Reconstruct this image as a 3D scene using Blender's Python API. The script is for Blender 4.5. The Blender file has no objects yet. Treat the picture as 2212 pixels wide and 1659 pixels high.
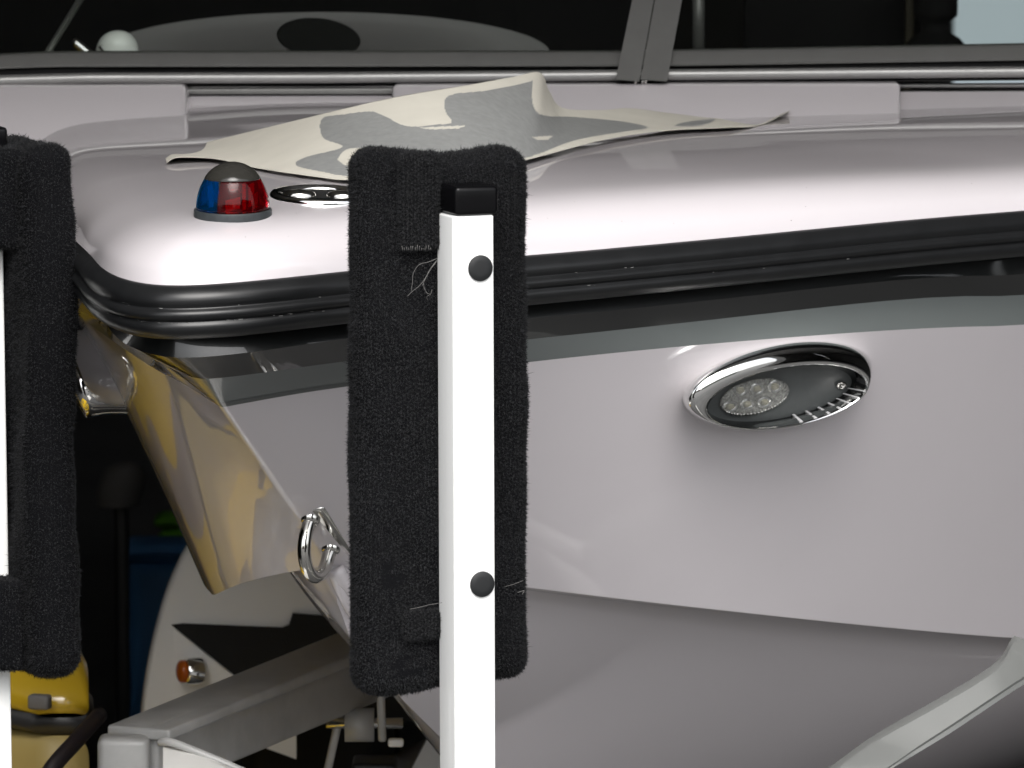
import bpy, bmesh, math, random
import numpy as np
from mathutils import Vector, Matrix
from mathutils.bvhtree import BVHTree
random.seed(7); rng = np.random.default_rng(7)
R = math.radians
SC = bpy.context.scene
COL = SC.collection

# ------------------------------------------------------------------ camera
PITCH, ROLL, CZ, FPX = 7.0, 0.0, 1.75, 14100.0       # FPX: focal length in units of a 2212 px wide frame
cam_d = bpy.data.cameras.new('camera'); cam = bpy.data.objects.new('camera', cam_d); COL.objects.link(cam)
cam.location = (0, 0, CZ)
cam.rotation_euler = (R(90 - PITCH), 0, 0)
cam_d.sensor_width = 36.0; cam_d.lens = FPX * 36.0 / 2212.0
cam_d.clip_start = 0.1; cam_d.clip_end = 2000
cam_d.dof.use_dof = True; cam_d.dof.focus_distance = 6.12; cam_d.dof.aperture_fstop = 20
SC.camera = cam

# ------------------------------------------------------------------ world, sun, exposure
SUN_EL, SUN_AZ = 50.0, 176.0          # soft overcast light from over the photographer's shoulder
w = bpy.data.worlds.new('World'); SC.world = w; w.use_nodes = True
nt = w.node_tree; nt.nodes.clear()
out = nt.nodes.new('ShaderNodeOutputWorld'); bg = nt.nodes.new('ShaderNodeBackground')
sky = nt.nodes.new('ShaderNodeTexSky'); sky.sky_type = 'NISHITA'; sky.sun_disc = False
sky.sun_elevation = R(SUN_EL); sky.sun_rotation = R(SUN_AZ); sky.air_density = 1.0; sky.dust_density = 4.0; sky.ozone_density = 1.0
hs = nt.nodes.new('ShaderNodeHueSaturation'); hs.inputs['Saturation'].default_value = 0.22
nt.links.new(sky.outputs[0], hs.inputs['Color']); nt.links.new(hs.outputs[0], bg.inputs[0])
bg.inputs[1].default_value = 0.15
nt.links.new(bg.outputs[0], out.inputs[0])
sd = bpy.data.lights.new('sun', 'SUN'); sun = bpy.data.objects.new('sun', sd); COL.objects.link(sun)
sd.energy = 0.9; sd.angle = R(35); sd.color = (1.0, 0.97, 0.93)
az = R(SUN_AZ)
sdir = Vector((math.sin(az) * math.cos(R(SUN_EL)), math.cos(az) * math.cos(R(SUN_EL)), math.sin(R(SUN_EL))))
sun.rotation_euler = sdir.to_track_quat('Z', 'Y').to_euler()
SC.view_settings.view_transform = 'Standard'; SC.view_settings.look = 'None'
SC.view_settings.exposure = 0.95; SC.view_settings.gamma = 1.0
SC.render.engine = 'CYCLES'; SC.cycles.use_denoising = True
SC.cycles.max_bounces = 10; SC.cycles.transparent_max_bounces = 12
SC.cycles.sample_clamp_indirect = 6.0

# ------------------------------------------------------------------ camera geometry helpers
Rm = np.array(Matrix.Rotation(R(90 - PITCH), 3, 'X'))
def P(px, py, d):
    """point at world depth y = d seen at photo position px, py (2212 x 1659 frame)"""
    r = Rm @ np.array([(px - 1106.0) / FPX, -(py - 829.5) / FPX, -1.0])
    return np.array([0, 0, CZ]) + r * (d / r[1])
def proj(p):
    q = Rm.T @ (np.asarray(p, float) - np.array([0, 0, CZ]))
    return 1106.0 + FPX * q[0] / -q[2], 829.5 - FPX * q[1] / -q[2]
def ray(px, py):
    r = Rm @ np.array([(px - 1106.0) / FPX, -(py - 829.5) / FPX, -1.0])
    return Vector((0, 0, CZ)), Vector(r).normalized()
def S(v, px, d): return px * d / FPX                # length of px pixels at depth d

# ------------------------------------------------------------------ materials
def mat(name, col, rough=0.5, metal=0.0, coat=0.0, noise=0.0, nscale=30.0, bump=0.0, bscale=200.0, spec=0.5,
        trans=0.0, ior=1.45, rvar=0.0, emit=None, sheen=0.0, coatr=0.03):
    m = bpy.data.materials.new(name); m.use_nodes = True
    n = m.node_tree.nodes; L = m.node_tree.links; b = n['Principled BSDF']
    c = (col[0], col[1], col[2], 1)
    b.inputs['Base Color'].default_value = c; b.inputs['Roughness'].default_value = rough
    b.inputs['Metallic'].default_value = metal; b.inputs['Coat Weight'].default_value = coat
    b.inputs['Coat Roughness'].default_value = coatr; b.inputs['Specular IOR Level'].default_value = spec
    b.inputs['Transmission Weight'].default_value = trans; b.inputs['IOR'].default_value = ior
    b.inputs['Sheen Weight'].default_value = sheen
    tc = n.new('ShaderNodeTexCoord')
    if noise > 0 or rvar > 0:
        t = n.new('ShaderNodeTexNoise'); t.inputs['Scale'].default_value = nscale; t.inputs['Detail'].default_value = 6
        L.new(tc.outputs['Object'], t.inputs['Vector'])
        if noise > 0:
            r = n.new('ShaderNodeMapRange'); r.inputs['From Min'].default_value = .25; r.inputs['From Max'].default_value = .75
            r.inputs['To Min'].default_value = 1 - noise; r.inputs['To Max'].default_value = 1 + noise
            L.new(t.outputs['Fac'], r.inputs['Value'])
            mx = n.new('ShaderNodeVectorMath'); mx.operation = 'SCALE'; mx.inputs[0].default_value = col[:3]
            L.new(r.outputs[0], mx.inputs['Scale']); L.new(mx.outputs[0], b.inputs['Base Color'])
        if rvar > 0:
            r2 = n.new('ShaderNodeMapRange'); r2.inputs['From Min'].default_value = .3; r2.inputs['From Max'].default_value = .7
            r2.inputs['To Min'].default_value = max(0, rough - rvar); r2.inputs['To Max'].default_value = rough + rvar
            L.new(t.outputs['Fac'], r2.inputs['Value']); L.new(r2.outputs[0], b.inputs['Roughness'])
    if bump > 0:
        t2 = n.new('ShaderNodeTexNoise'); t2.inputs['Scale'].default_value = bscale; t2.inputs['Detail'].default_value = 4
        L.new(tc.outputs['Object'], t2.inputs['Vector'])
        bp = n.new('ShaderNodeBump'); bp.inputs['Strength'].default_value = bump; bp.inputs['Distance'].default_value = .002
        L.new(t2.outputs['Fac'], bp.inputs['Height']); L.new(bp.outputs[0], b.inputs['Normal'])
    if emit:
        b.inputs['Emission Color'].default_value = (*emit[:3], 1); b.inputs['Emission Strength'].default_value = emit[3]
    return m
M = {}
M['gel'] = mat('lilac_gelcoat', (.60, .568, .588), .32, coat=1.0, noise=.015, nscale=6, coatr=.02, bump=.25, bscale=9)
M['gelblack'] = mat('black_gelcoat', (.010, .011, .011), .3, coat=1.0, coatr=.02)
M['gelgrey'] = mat('grey_stripe_gelcoat', (.135, .150, .148), .3, coat=1.0, noise=.03, nscale=15, coatr=.02)
M['rubber'] = mat('black_rubber', (.010, .0105, .0112), .32, noise=.12, nscale=40, rvar=.03)
M['scuff'] = mat('pale_scuff', (.16, .16, .155), .7)
M['chrome'] = mat('chrome', (.86, .86, .85), .04, metal=1.0)
M['steel'] = mat('polished_steel', (.62, .61, .58), .12, metal=1.0, rvar=.04, nscale=60)
M['white'] = mat('white_powder_coat', (.86, .87, .86), .38, noise=.015, nscale=8, coat=.3)
M['plug'] = mat('dark_plastic_plug', (.0125, .0135, .0145), .55, bump=.1, bscale=900)
M['cap'] = mat('black_gloss_plastic', (.003, .003, .0035), .25, spec=.22, noise=.1, nscale=100)
M['carpet'] = mat('black_carpet_backing', (.004, .0042, .005), .95, spec=.1, bump=.6, bscale=400)
M['thread'] = mat('pale_thread', (.15, .147, .142), .8)
M['frame'] = mat('grey_window_frame', (.135, .135, .13), .42, metal=.3, noise=.05, nscale=40)
M['gasket'] = mat('black_gasket', (.004, .004, .004), .6)
M['trim'] = mat('anodised_trim', (.24, .24, .235), .42, metal=.6, rvar=.05, nscale=20)
M['paper'] = mat('cream_backing_paper', (.50, .48, .42), .75, noise=.05, nscale=25, bump=.08, bscale=60)
M['vinyl'] = mat('grey_vinyl_letter', (.24, .245, .24), .42, noise=.12, nscale=120, bump=.12, bscale=150)
M['grey_plate'] = mat('dark_grey_plate', (.085, .092, .092), .4, noise=.06, nscale=150, bump=.05, bscale=1200)
M['lens'] = mat('clear_lens', (.85, .86, .84), .06, trans=.85, ior=1.45, bump=.5, bscale=420)
M['reflector'] = mat('led_reflector', (.50, .50, .47), .22, metal=.5, noise=.85, nscale=420, bump=1.0, bscale=300)
M['rib'] = mat('brightened_rib', (.75, .75, .76), .3, metal=.2)  # chrome's bright reflection put into the rib colour
M['rimwall'] = mat('darkened_rim_wall', (.10, .10, .10), .12, metal=1.0)  # dark reflections between the ribs put into the wall colour
M['led'] = mat('led_chip', (.85, .80, .6), .2, coat=1)
M['red'] = mat('red_lens', (.40, .002, .010), .01, trans=.95, ior=1.3, spec=.35)
M['blue'] = mat('blue_lens', (.006, .20, .52), .01, trans=.95, ior=1.3, spec=.35)
M['navcap'] = mat('pewter_cap', (.026, .025, .022), .10, metal=.0, noise=.04, nscale=200)
M['navbase'] = mat('grey_rubber_base', (.034, .039, .042), .5, noise=.2, nscale=200)
M['inner'] = mat('white_lens_streak', (.7, .7, .68), .35)  # for the white strips that stand for light streaks in the lens
M['trailer'] = mat('grey_galvanised_frame', (.44, .44, .43), .45, metal=.15, noise=.16, nscale=26, rvar=.1)
M['fender'] = mat('white_fender', (.82, .81, .78), .4, coat=.3, noise=.03, nscale=8)
M['strut'] = mat('pale_grey_strut', (.14, .145, .14), .5, noise=.06, nscale=14, rvar=.1)
M['tread'] = mat('black_grip_tape', (.014, .014, .013), .9, bump=.5, bscale=700)
M['amber'] = mat('amber_lens', (.45, .10, .01), .12, coat=.6)
M['tyre'] = mat('tyre_rubber', (.012, .012, .012), .8)
M['yellow'] = mat('yellow_gelcoat', (.62, .40, .015), .3, coat=.6, noise=.05, nscale=5)
M['tan'] = mat('tan_moulding', (.33, .25, .085), .45, noise=.15, nscale=7)
M['dark'] = mat('dark_plastic', (.018, .018, .019), .45)
M['maroon'] = mat('dark_maroon_tarp', (.012, .008, .0095), .6, noise=.3, nscale=10)
M['green'] = mat('green_plastic', (.12, .34, .02), .5)
M['bluep'] = mat('blue_plastic', (.06, .20, .42), .5)
M['greyp'] = mat('grey_cover', (.11, .105, .10), .7)
M['cowl'] = mat('pale_dash_moulding', (.15, .145, .145), .6)
M['matte'] = mat('matt_black_trim', (.006, .006, .006), .8, spec=.2)
M['brown'] = mat('brown_edging', (.05, .042, .022), .6)
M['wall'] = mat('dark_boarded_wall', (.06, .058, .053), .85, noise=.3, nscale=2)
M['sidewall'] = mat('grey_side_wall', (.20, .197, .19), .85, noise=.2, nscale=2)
M['roof'] = mat('grey_roof_sheet', (.42, .415, .41), .8, noise=.25, nscale=1.2)
M['floor'] = mat('dark_shed_floor', (.10, .10, .10), .8, noise=.25, nscale=2)
M['apron'] = mat('grey_tarmac', (.13, .129, .127), .9, noise=.12, nscale=1.5)
M['tint'] = None
M['window'] = mat('daylit_window', (.5, .55, .6), .3, noise=.02, nscale=2, emit=(.62, .72, .78, .33))
M['hedge'] = mat('hedge_leaf', (.045, .07, .025), .7, noise=.4, nscale=3)
M['pale_wall'] = mat('pale_render_wall', (.45, .43, .40), .9, noise=.1, nscale=1)
def glass():
    m = bpy.data.materials.new('tinted_glass'); m.use_nodes = True
    n = m.node_tree.nodes; L = m.node_tree.links; n.clear()
    o = n.new('ShaderNodeOutputMaterial'); mix = n.new('ShaderNodeMixShader'); f = n.new('ShaderNodeLayerWeight'); f.inputs['Blend'].default_value = .5
    pw = n.new('ShaderNodeMath'); pw.operation = 'POWER'; pw.inputs[1].default_value = 5.0
    ad = n.new('ShaderNodeMath'); ad.operation = 'MULTIPLY_ADD'; ad.inputs[1].default_value = .95; ad.inputs[2].default_value = .012
    t = n.new('ShaderNodeBsdfTransparent'); t.inputs['Color'].default_value = (.86, .88, .86, 1)
    g = n.new('ShaderNodeBsdfGlossy'); g.inputs['Roughness'].default_value = .01
    L.new(f.outputs['Facing'], pw.inputs[0]); L.new(pw.outputs[0], ad.inputs[0]); L.new(ad.outputs[0], mix.inputs[0])
    L.new(t.outputs[0], mix.inputs[1]); L.new(g.outputs[0], mix.inputs[2]); L.new(mix.outputs[0], o.inputs[0])
    return m
M['tint'] = glass()
def graphic():
    m = mat('yellow_grey_graphic', (.5, .33, .03), .28, coat=.6); n = m.node_tree.nodes; L = m.node_tree.links; b = n['Principled BSDF']
    tc = n.new('ShaderNodeTexCoord'); t = n.new('ShaderNodeTexNoise'); t.inputs['Scale'].default_value = 3.2; t.inputs['Detail'].default_value = 1.5; t.inputs['Distortion'].default_value = 1.2
    L.new(tc.outputs['Object'], t.inputs['Vector'])
    r = n.new('ShaderNodeValToRGB'); r.color_ramp.interpolation = 'CONSTANT'; r.color_ramp.elements[0].color = (.38, .25, .013, 1); r.color_ramp.elements[1].position = .56; r.color_ramp.elements[1].color = (.12, .105, .11, 1)
    L.new(t.outputs['Fac'], r.inputs['Fac']); L.new(r.outputs[0], b.inputs['Base Color']); return m
M['graphic'] = graphic()
def fibre_mat():
    m = mat('black_carpet_pile', (.014, .0145, .0165), .85, spec=.25, sheen=.15)
    n = m.node_tree.nodes; L = m.node_tree.links; b = n['Principled BSDF']
    at = n.new('ShaderNodeAttribute'); at.attribute_name = 'tone'
    r = n.new('ShaderNodeMapRange'); r.inputs['To Min'].default_value = .15; r.inputs['To Max'].default_value = 3.3
    L.new(at.outputs['Fac'], r.inputs['Value'])
    mx = n.new('ShaderNodeVectorMath'); mx.operation = 'SCALE'; mx.inputs[0].default_value = (.0072, .0077, .0090)
    L.new(r.outputs[0], mx.inputs['Scale']); L.new(mx.outputs[0], b.inputs['Base Color'])
    return m
M['pile'] = fibre_mat()

# ------------------------------------------------------------------ object helpers
def empty(name, loc, label=None, cat=None, group=None):
    o = bpy.data.objects.new(name, None); COL.objects.link(o); o.location = Vector([float(c) for c in loc]); o.empty_display_size = .1
    if label: o['label'] = label; o['category'] = cat
    if group: o['group'] = group
    return o
bpy.context.view_layer.update()
def wloc(o):
    v = Vector((0, 0, 0))
    while o is not None:
        v += o.location; o = o.parent
    return v
def link(name, me, m, parent=None, smooth=True, kind=None, label=None, cat=None, origin=None):
    """mesh given in world coordinates; origin is moved to the parent's (or to its own base)"""
    base = wloc(parent) if parent else Vector(origin if origin is not None else (0, 0, 0))
    me.transform(Matrix.Translation(-base))
    ms = m if isinstance(m, (list, tuple)) else [m]
    for q in ms: me.materials.append(q)
    if smooth:
        for p in me.polygons: p.use_smooth = True
    o = bpy.data.objects.new(name, me); COL.objects.link(o)
    if parent: o.parent = parent
    else: o.location = base
    if kind: o['kind'] = kind
    if label: o['label'] = label
    if cat: o['category'] = cat
    return o
def pyd(name, v, f):
    me = bpy.data.meshes.new(name); me.from_pydata([tuple(map(float, x)) for x in v], [], f); me.update(); return me
def grid_mesh(name, rows, close_u=False, mats=None, flip=False):
    """rows: array [n, m, 3]"""
    rows = np.asarray(rows, float); n, mm = rows.shape[:2]
    f = []; mi = []
    for i in range(n - 1):
        for j in range(mm if close_u else mm - 1):
            k = (j + 1) % mm
            q = (i * mm + j, i * mm + k, (i + 1) * mm + k, (i + 1) * mm + j)
            f.append(q[::-1] if flip else q); mi.append(mats[i] if mats is not None else 0)
    me = pyd(name, rows.reshape(-1, 3), f)
    if mats is not None: me.polygons.foreach_set('material_index', mi)
    return me
def bm_mesh(name, bm):
    me = bpy.data.meshes.new(name); bmesh.ops.recalc_face_normals(bm, faces=bm.faces); bm.to_mesh(me); bm.free(); return me
def box_bm(bm, c, ux, uy, uz, hx, hy, hz, bev=0.0, seg=2):
    """oriented box, half sizes hx hy hz along unit vectors"""
    c = Vector(map(float, c)); ux, uy, uz = [Vector(map(float, u)).normalized() for u in (ux, uy, uz)]
    b = bmesh.new()
    vs = [b.verts.new(c + ux * (sx * hx) + uy * (sy * hy) + uz * (sz * hz)) for sx in (-1, 1) for sy in (-1, 1) for sz in (-1, 1)]
    for q in ((0, 1, 3, 2), (4, 6, 7, 5), (0, 4, 5, 1), (2, 3, 7, 6), (0, 2, 6, 4), (1, 5, 7, 3)): b.faces.new([vs[i] for i in q])
    bmesh.ops.recalc_face_normals(b, faces=b.faces)
    if bev > 0: bmesh.ops.bevel(b, geom=list(b.edges), offset=bev, segments=seg, affect='EDGES', profile=.5)
    t = bpy.data.meshes.new('t'); b.to_mesh(t); b.free(); bm.from_mesh(t); bpy.data.meshes.remove(t)
def box(name, c, ux, uy, uz, hx, hy, hz, m, parent=None, bev=0.0, seg=2, **k):
    bm = bmesh.new(); box_bm(bm, c, ux, uy, uz, hx, hy, hz, bev, seg)
    return link(name, bm_mesh(name, bm), m, parent, smooth=bev > 0 and seg > 1, **k)
def frame_of(d):
    d = Vector(map(float, d)).normalized(); a = Vector((0, 0, 1)) if abs(d.z) < .9 else Vector((1, 0, 0))
    u = d.cross(a).normalized(); return u, d.cross(u).normalized(), d
def crom(pts, n=8):
    pts = [np.asarray(p, float) for p in pts]
    if len(pts) < 3: return np.array(pts)
    o = []; q = [2 * pts[0] - pts[1]] + pts + [2 * pts[-1] - pts[-2]]
    for i in range(1, len(q) - 2):
        for k in range(n):
            t = k / n; a, b, c, d = q[i - 1:i + 3]
            o.append(.5 * (2 * b + (c - a) * t + (2 * a - 5 * b + 4 * c - d) * t * t + (3 * b - a - 3 * c + d) * t ** 3))
    o.append(pts[-1]); return np.array(o)
def tube_mesh(name, pts, r, n=12, caps=True):
    pts = np.asarray(pts, float); rr = np.broadcast_to(np.asarray(r, float), (len(pts),))
    d = np.gradient(pts, axis=0); d /= np.linalg.norm(d, axis=1)[:, None]
    a = np.array([0, 0, 1.]) if abs(d[0][2]) < .9 else np.array([1., 0, 0])
    u = np.cross(d[0], a); u /= np.linalg.norm(u); rows = []
    for p, t, q in zip(pts, d, rr):
        u = u - t * np.dot(u, t); u /= np.linalg.norm(u); v = np.cross(t, u)
        rows.append([p + q * (math.cos(x) * u + math.sin(x) * v) for x in np.linspace(0, 2 * math.pi, n, endpoint=False)])
    me = grid_mesh(name, rows, True)
    if caps:
        bm = bmesh.new(); bm.from_mesh(me); bm.verts.ensure_lookup_table()
        bm.faces.new([bm.verts[i] for i in range(n)][::-1]); k = (len(pts) - 1) * n
        bm.faces.new([bm.verts[k + i] for i in range(n)])
        bmesh.ops.recalc_face_normals(bm, faces=bm.faces); bm.to_mesh(me); bm.free()
    return me
def tube(name, pts, r, m, parent=None, n=12, **k): return link(name, tube_mesh(name, pts, r, n), m, parent, **k)
def lathe_mesh(name, prof, c, ux, uy, uz, n=40, a0=0.0, a1=2 * math.pi):
    """profile (r, h) spun about uz"""
    c, ux, uy, uz = [np.asarray(x, float) for x in (c, ux, uy, uz)]
    full = abs(a1 - a0 - 2 * math.pi) < 1e-6
    an = np.linspace(a0, a1, n, endpoint=not full)
    rows = [[c + uz * h + r * (math.cos(t) * ux + math.sin(t) * uy) for t in an] for r, h in prof]
    me = grid_mesh(name, rows, full)
    bm = bmesh.new(); bm.from_mesh(me); bmesh.ops.remove_doubles(bm, verts=bm.verts, dist=1e-6)
    bmesh.ops.recalc_face_normals(bm, faces=bm.faces); bm.to_mesh(me); bm.free()
    return me
def quad_strip(name, px_rows, m, parent=None, **k):
    return link(name, grid_mesh(name, px_rows), m, parent, **k)
def auto_sharp(o, ang=35):
    me = o.data; me.set_sharp_from_angle(angle=R(ang)); return o

# ------------------------------------------------------------------ setting
gx = 400.0
link('ground', pyd('ground', [(-gx, -gx, 0), (gx, -gx, 0), (gx, gx, 0), (-gx, gx, 0)], [(0, 1, 2, 3)]), M['apron'], smooth=False, kind='structure')
link('floor', pyd('floor', [(-7, 4.4, .004), (7, 4.4, .004), (7, 17, .004), (-7, 17, .004)], [(0, 1, 2, 3)]), M['floor'], smooth=False, kind='structure')
shed = empty('boat_shed', (0, 10.5, 0), 'dark open fronted shed around the boat, one bright window at upper right', 'shed')
ROOF_Y, ROOF_Z = 5.2, 3.3
def slab(name, x0, x1, y0, y1, z0, z1, m, parent, **k):
    return box(name, ((x0 + x1) / 2, (y0 + y1) / 2, (z0 + z1) / 2), (1, 0, 0), (0, 1, 0), (0, 0, 1), (x1 - x0) / 2, (y1 - y0) / 2, (z1 - z0) / 2, m, parent, **k)
slab('roof', -7.3, 7.3, ROOF_Y, 17.3, ROOF_Z, ROOF_Z + .2, M['roof'], shed)
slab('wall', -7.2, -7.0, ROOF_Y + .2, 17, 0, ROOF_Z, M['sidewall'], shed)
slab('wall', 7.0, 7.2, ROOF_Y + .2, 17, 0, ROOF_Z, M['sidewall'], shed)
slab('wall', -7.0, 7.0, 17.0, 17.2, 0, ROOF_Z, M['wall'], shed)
slab('added_front_wall', -7.0, -1.3, ROOF_Y + .02, ROOF_Y + .18, 0, ROOF_Z, M['sidewall'], shed)  # unseen front walls added to narrow the light coming through the opening
slab('added_front_wall', 2.9, 7.0, ROOF_Y + .02, ROOF_Y + .18, 0, ROOF_Z, M['sidewall'], shed)
wa, wb = P(2062, -90, 16.94), P(2420, 230, 16.94)
win = slab('window', wa[0] - .05, wb[0] + .05, 16.955, 16.998, wb[2] - .05, wa[2] + .05, M['dark'], shed)
slab('pane', wa[0], wb[0], 16.93, 16.953, wb[2], wa[2], M['window'], win)

# ------------------------------------------------------------------ boat frame
HEAD = 23.0
sh, ch = math.sin(R(HEAD)), math.cos(R(HEAD))
O = P(345, 737, 6.0)
AFT = np.array([sh, ch, 0]); PORT = np.array([ch, -sh, 0]); UP = np.array([0, 0, 1.])
def W(a, b, z): return np.array([O[0] + sh * a + ch * b, O[1] + ch * a - sh * b, z])
def mirror(p):
    p = np.asarray(p, float); q = p - O; a = q @ AFT; b = q @ PORT; return W(a, -b, p[2])
def z_on(a, b, cx, cy):
    """height at which (a, b) is seen on the line cx, cy"""
    z = 1.0
    for _ in range(6):
        px, py = proj(W(a, b, z)); t = np.interp(px, cx, cy); z += (py - t) * W(a, b, z)[1] / FPX
    return z
def a_at(px, py):
    a = .1
    for _ in range(8):
        d = O[1] + ch * a; p = P(px, py, d); a = (p[0] - O[0]) / sh
    return a
def pchip(x, xs, ys):
    xs = np.asarray(xs, float); ys = np.asarray(ys, float); h = np.diff(xs); d = np.diff(ys) / h
    m = np.zeros(len(xs)); m[0] = d[0]; m[-1] = d[-1]
    for i in range(1, len(xs) - 1):
        if d[i - 1] * d[i] > 0:
            w1, w2 = 2 * h[i] + h[i - 1], h[i] + 2 * h[i - 1]; m[i] = (w1 + w2) / (w1 / d[i - 1] + w2 / d[i])
    x = np.asarray(x, float); k = np.clip(np.searchsorted(xs, x) - 1, 0, len(xs) - 2); t = (x - xs[k]) / h[k]
    return ((2 * t**3 - 3 * t**2 + 1) * ys[k] + (t**3 - 2 * t**2 + t) * h[k] * m[k] + (-2 * t**3 + 3 * t**2) * ys[k + 1] + (t**3 - t**2) * h[k] * m[k + 1])
# stations: dense near the nose
TAU = np.concatenate([[0, .0008, .002, .004, .007, .011, .016, .022, .03], np.linspace(.04, .5, 40), np.linspace(.53, 3.2, 60)])
PLAN_R = ([0, .003, .010, .030, .08, .145, .25, .4, .6, .8, 1.2, 1.8, 2.5, 3.3], [0, .018, .034, .063, .107, .150, .220, .318, .440, .555, .78, 1.06, 1.22, 1.28])
PLAN_G = ([0, .002, .006, .018, .05, .1, .2, .3, .5, .8, 1.2, 2, 3.3], [0, .0045, .009, .023, .058, .116, .208, .288, .420, .57, .75, 1.0, 1.15])
PLAN_C = ([0, .003, .015, .05, .1, .2, .3, .5, .8, 1.5, 2.5, 3.3], [0, .007, .029, .088, .146, .224, .286, .372, .48, .69, .88, .95])
def plan(pl, t): return pchip(np.sqrt(t), np.sqrt(np.asarray(pl[0], float)), pl[1])
def fit_heights(a0, pl, cx, cy, deg=4):
    """z(tau) from the traced line, smooth polynomial within the frame, straight beyond it"""
    ts, zs = [], []
    for t in TAU:
        a, b = a0 + t, float(plan(pl, t)); z = z_on(a, b, cx, cy); px, py = proj(W(a, b, z))
        if px < 2215: ts.append(t); zs.append(z)
    ts, zs = np.array(ts), np.array(zs); c = np.polyfit(ts, zs, deg); tm = ts.max()
    sl = np.polyval(np.polyder(c), tm * .9)
    zz = np.where(TAU <= tm, np.polyval(c, np.minimum(TAU, tm)), np.polyval(c, tm) + sl * .25 * (1 - np.exp(-(TAU - tm) / .25)))
    return zz
L_T = ([342, 438, 576, 747, 1138, 1492, 1798, 2212], [620, 618, 604, 588, 553, 524, 491, 456])
L_B = ([345, 411, 576, 747, 1138, 1492, 1798, 2212], [738, 737, 719, 702, 662, 628, 596, 555])
L_H = ([378, 440, 521, 747, 1138, 1492, 1798, 2212], [776, 772, 763, 728, 690, 652, 619, 588])
L_K = ([438, 480, 576, 747, 1138, 1492, 1798, 2212], [820, 817, 804, 777, 735, 695, 660, 633])
L_G = ([480, 510, 631, 747, 1138, 1492, 1798, 2212], [874, 875, 858, 837, 778, 750, 718, 702])
L_C = ([714, 800, 950, 1145, 1543, 1849, 2212], [1213, 1231, 1248, 1268, 1317, 1349, 1380])
zT = fit_heights(0, PLAN_R, *L_T); zB = fit_heights(0, PLAN_R, *L_B)
a0H, a0K, a0G, a0C = a_at(378, 776), a_at(438, 820), a_at(480, 874), a_at(714, 1213)
plan_H = lambda t: plan(PLAN_R, t) * .985
bR = plan(PLAN_R, TAU); bH = bR * .97; bG = plan(PLAN_G, TAU); bK = .5 * bH + .5 * bG; bC = plan(PLAN_C, TAU)
zH = fit_heights(a0H, (TAU, bH), *L_H); zK = fit_heights(a0K, (TAU, bK), *L_K); zG = fit_heights(a0G, PLAN_G, *L_G); zC = fit_heights(a0C, PLAN_C, *L_C)
# keel / forefoot
L_KEEL = ([714, 728, 760, 870, 955, 1200], [1213, 1300, 1385, 1512, 1597, 1850])
aKl = a0C + TAU * .75; zKl = np.array([z_on(a, 0, *L_KEEL) for a in np.minimum(aKl, a0C + .62)])
zKl = np.where(aKl > a0C + .3, zKl[np.argmin(abs(aKl - a0C - .3))] - .30 * (1 - np.exp(-(aKl - a0C - .3) / .28)), zKl)

boat = empty('motor_boat', (O[0] + sh * 1.4, O[1] + ch * 1.4, .0), 'lilac white motor boat on a trailer, black rubber rail round its bow', 'boat')

def vcurve(p0, p1, p2, p3, n):
    """smooth section through sheer line, stripe lines and chine"""
    q = [np.asarray(x) for x in (p0, p1, p2, p3)]
    return q
def section(i, side):
    s = side; dz = 0.0
    if side < 0: dz = -STBD_DROP * (1 - math.exp(-TAU[i] / .12))
    H = W(a0H + TAU[i], s * bH[i], zH[i]); K = W(a0K + TAU[i], s * bK[i], zK[i]); G = W(a0G + TAU[i], s * bG[i], zG[i])
    zc = zC[i] + dz
    if side < 0: zc = max(zc, float(np.interp(.20, TAU, zC)) - STBD_DROP * (1 - math.exp(-.20 / .12)))
    C = W(a0C + TAU[i], s * bC[i], zc)
    return H, K, G, C
STBD_DROP = .030
NV = 16
def hull_rows(side):
    hs_, gs_ = [], []
    low = []
    for i in range(len(TAU)):
        H, K, G, C = section(i, side)
        # G -> C : slight hollow flare, tangent continuing from K -> G
        T0 = (G - K); T0 = T0 / np.linalg.norm(T0); L = np.linalg.norm(C - G)
        mid = .5 * (G + C); ctl = mid
        v = np.linspace(0, 1, NV)[:, None]
        low.append((1 - v) ** 2 * G + 2 * v * (1 - v) * ctl + v * v * C)
        hs_.append(np.array([H + (K - H) * t for t in np.linspace(0, 1, 5)])); gs_.append(np.array([K + (G - K) * t for t in np.linspace(0, 1, 5)]))
    return np.array(hs_), np.array(gs_), np.array(low)
hP, gP, lP = hull_rows(1); hS, gS, lS = hull_rows(-1)
def both(s, p): return np.concatenate([s[::-1], p[1:]], axis=0)
hull_side = both(lS, lP)
hull = link('hull', grid_mesh('hull', hull_side), M['gel'], boat)
link('sheer_band', grid_mesh('sheer_band', both(hS, hP)), M['gelblack'], boat, label='glossy black band under the rubber rail')
link('hull_stripe', grid_mesh('hull_stripe', both(gS, gP)), M['gelgrey'], boat, label='grey green stripe below the black band')
# thin darker pinstripe along the lower edge of the grey stripe
def pin(g, k0, k1):
    r = []
    for row in g:
        n = np.cross(AFT, row[-1] - row[0]); n = n / np.linalg.norm(n); n *= -1 if n[2] > 0 else 1
        r.append([row[-1] + (row[0] - row[-1]) * t + n * .0006 for t in (k0, k1)])
    return np.array(r)
M['pin'] = mat('darker_grey_pinstripe', (.075, .083, .082), .3, coat=1.0)
link('pinstripe', grid_mesh('pinstripe', pin(gP, .03, .16)), M['pin'], boat)
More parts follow.
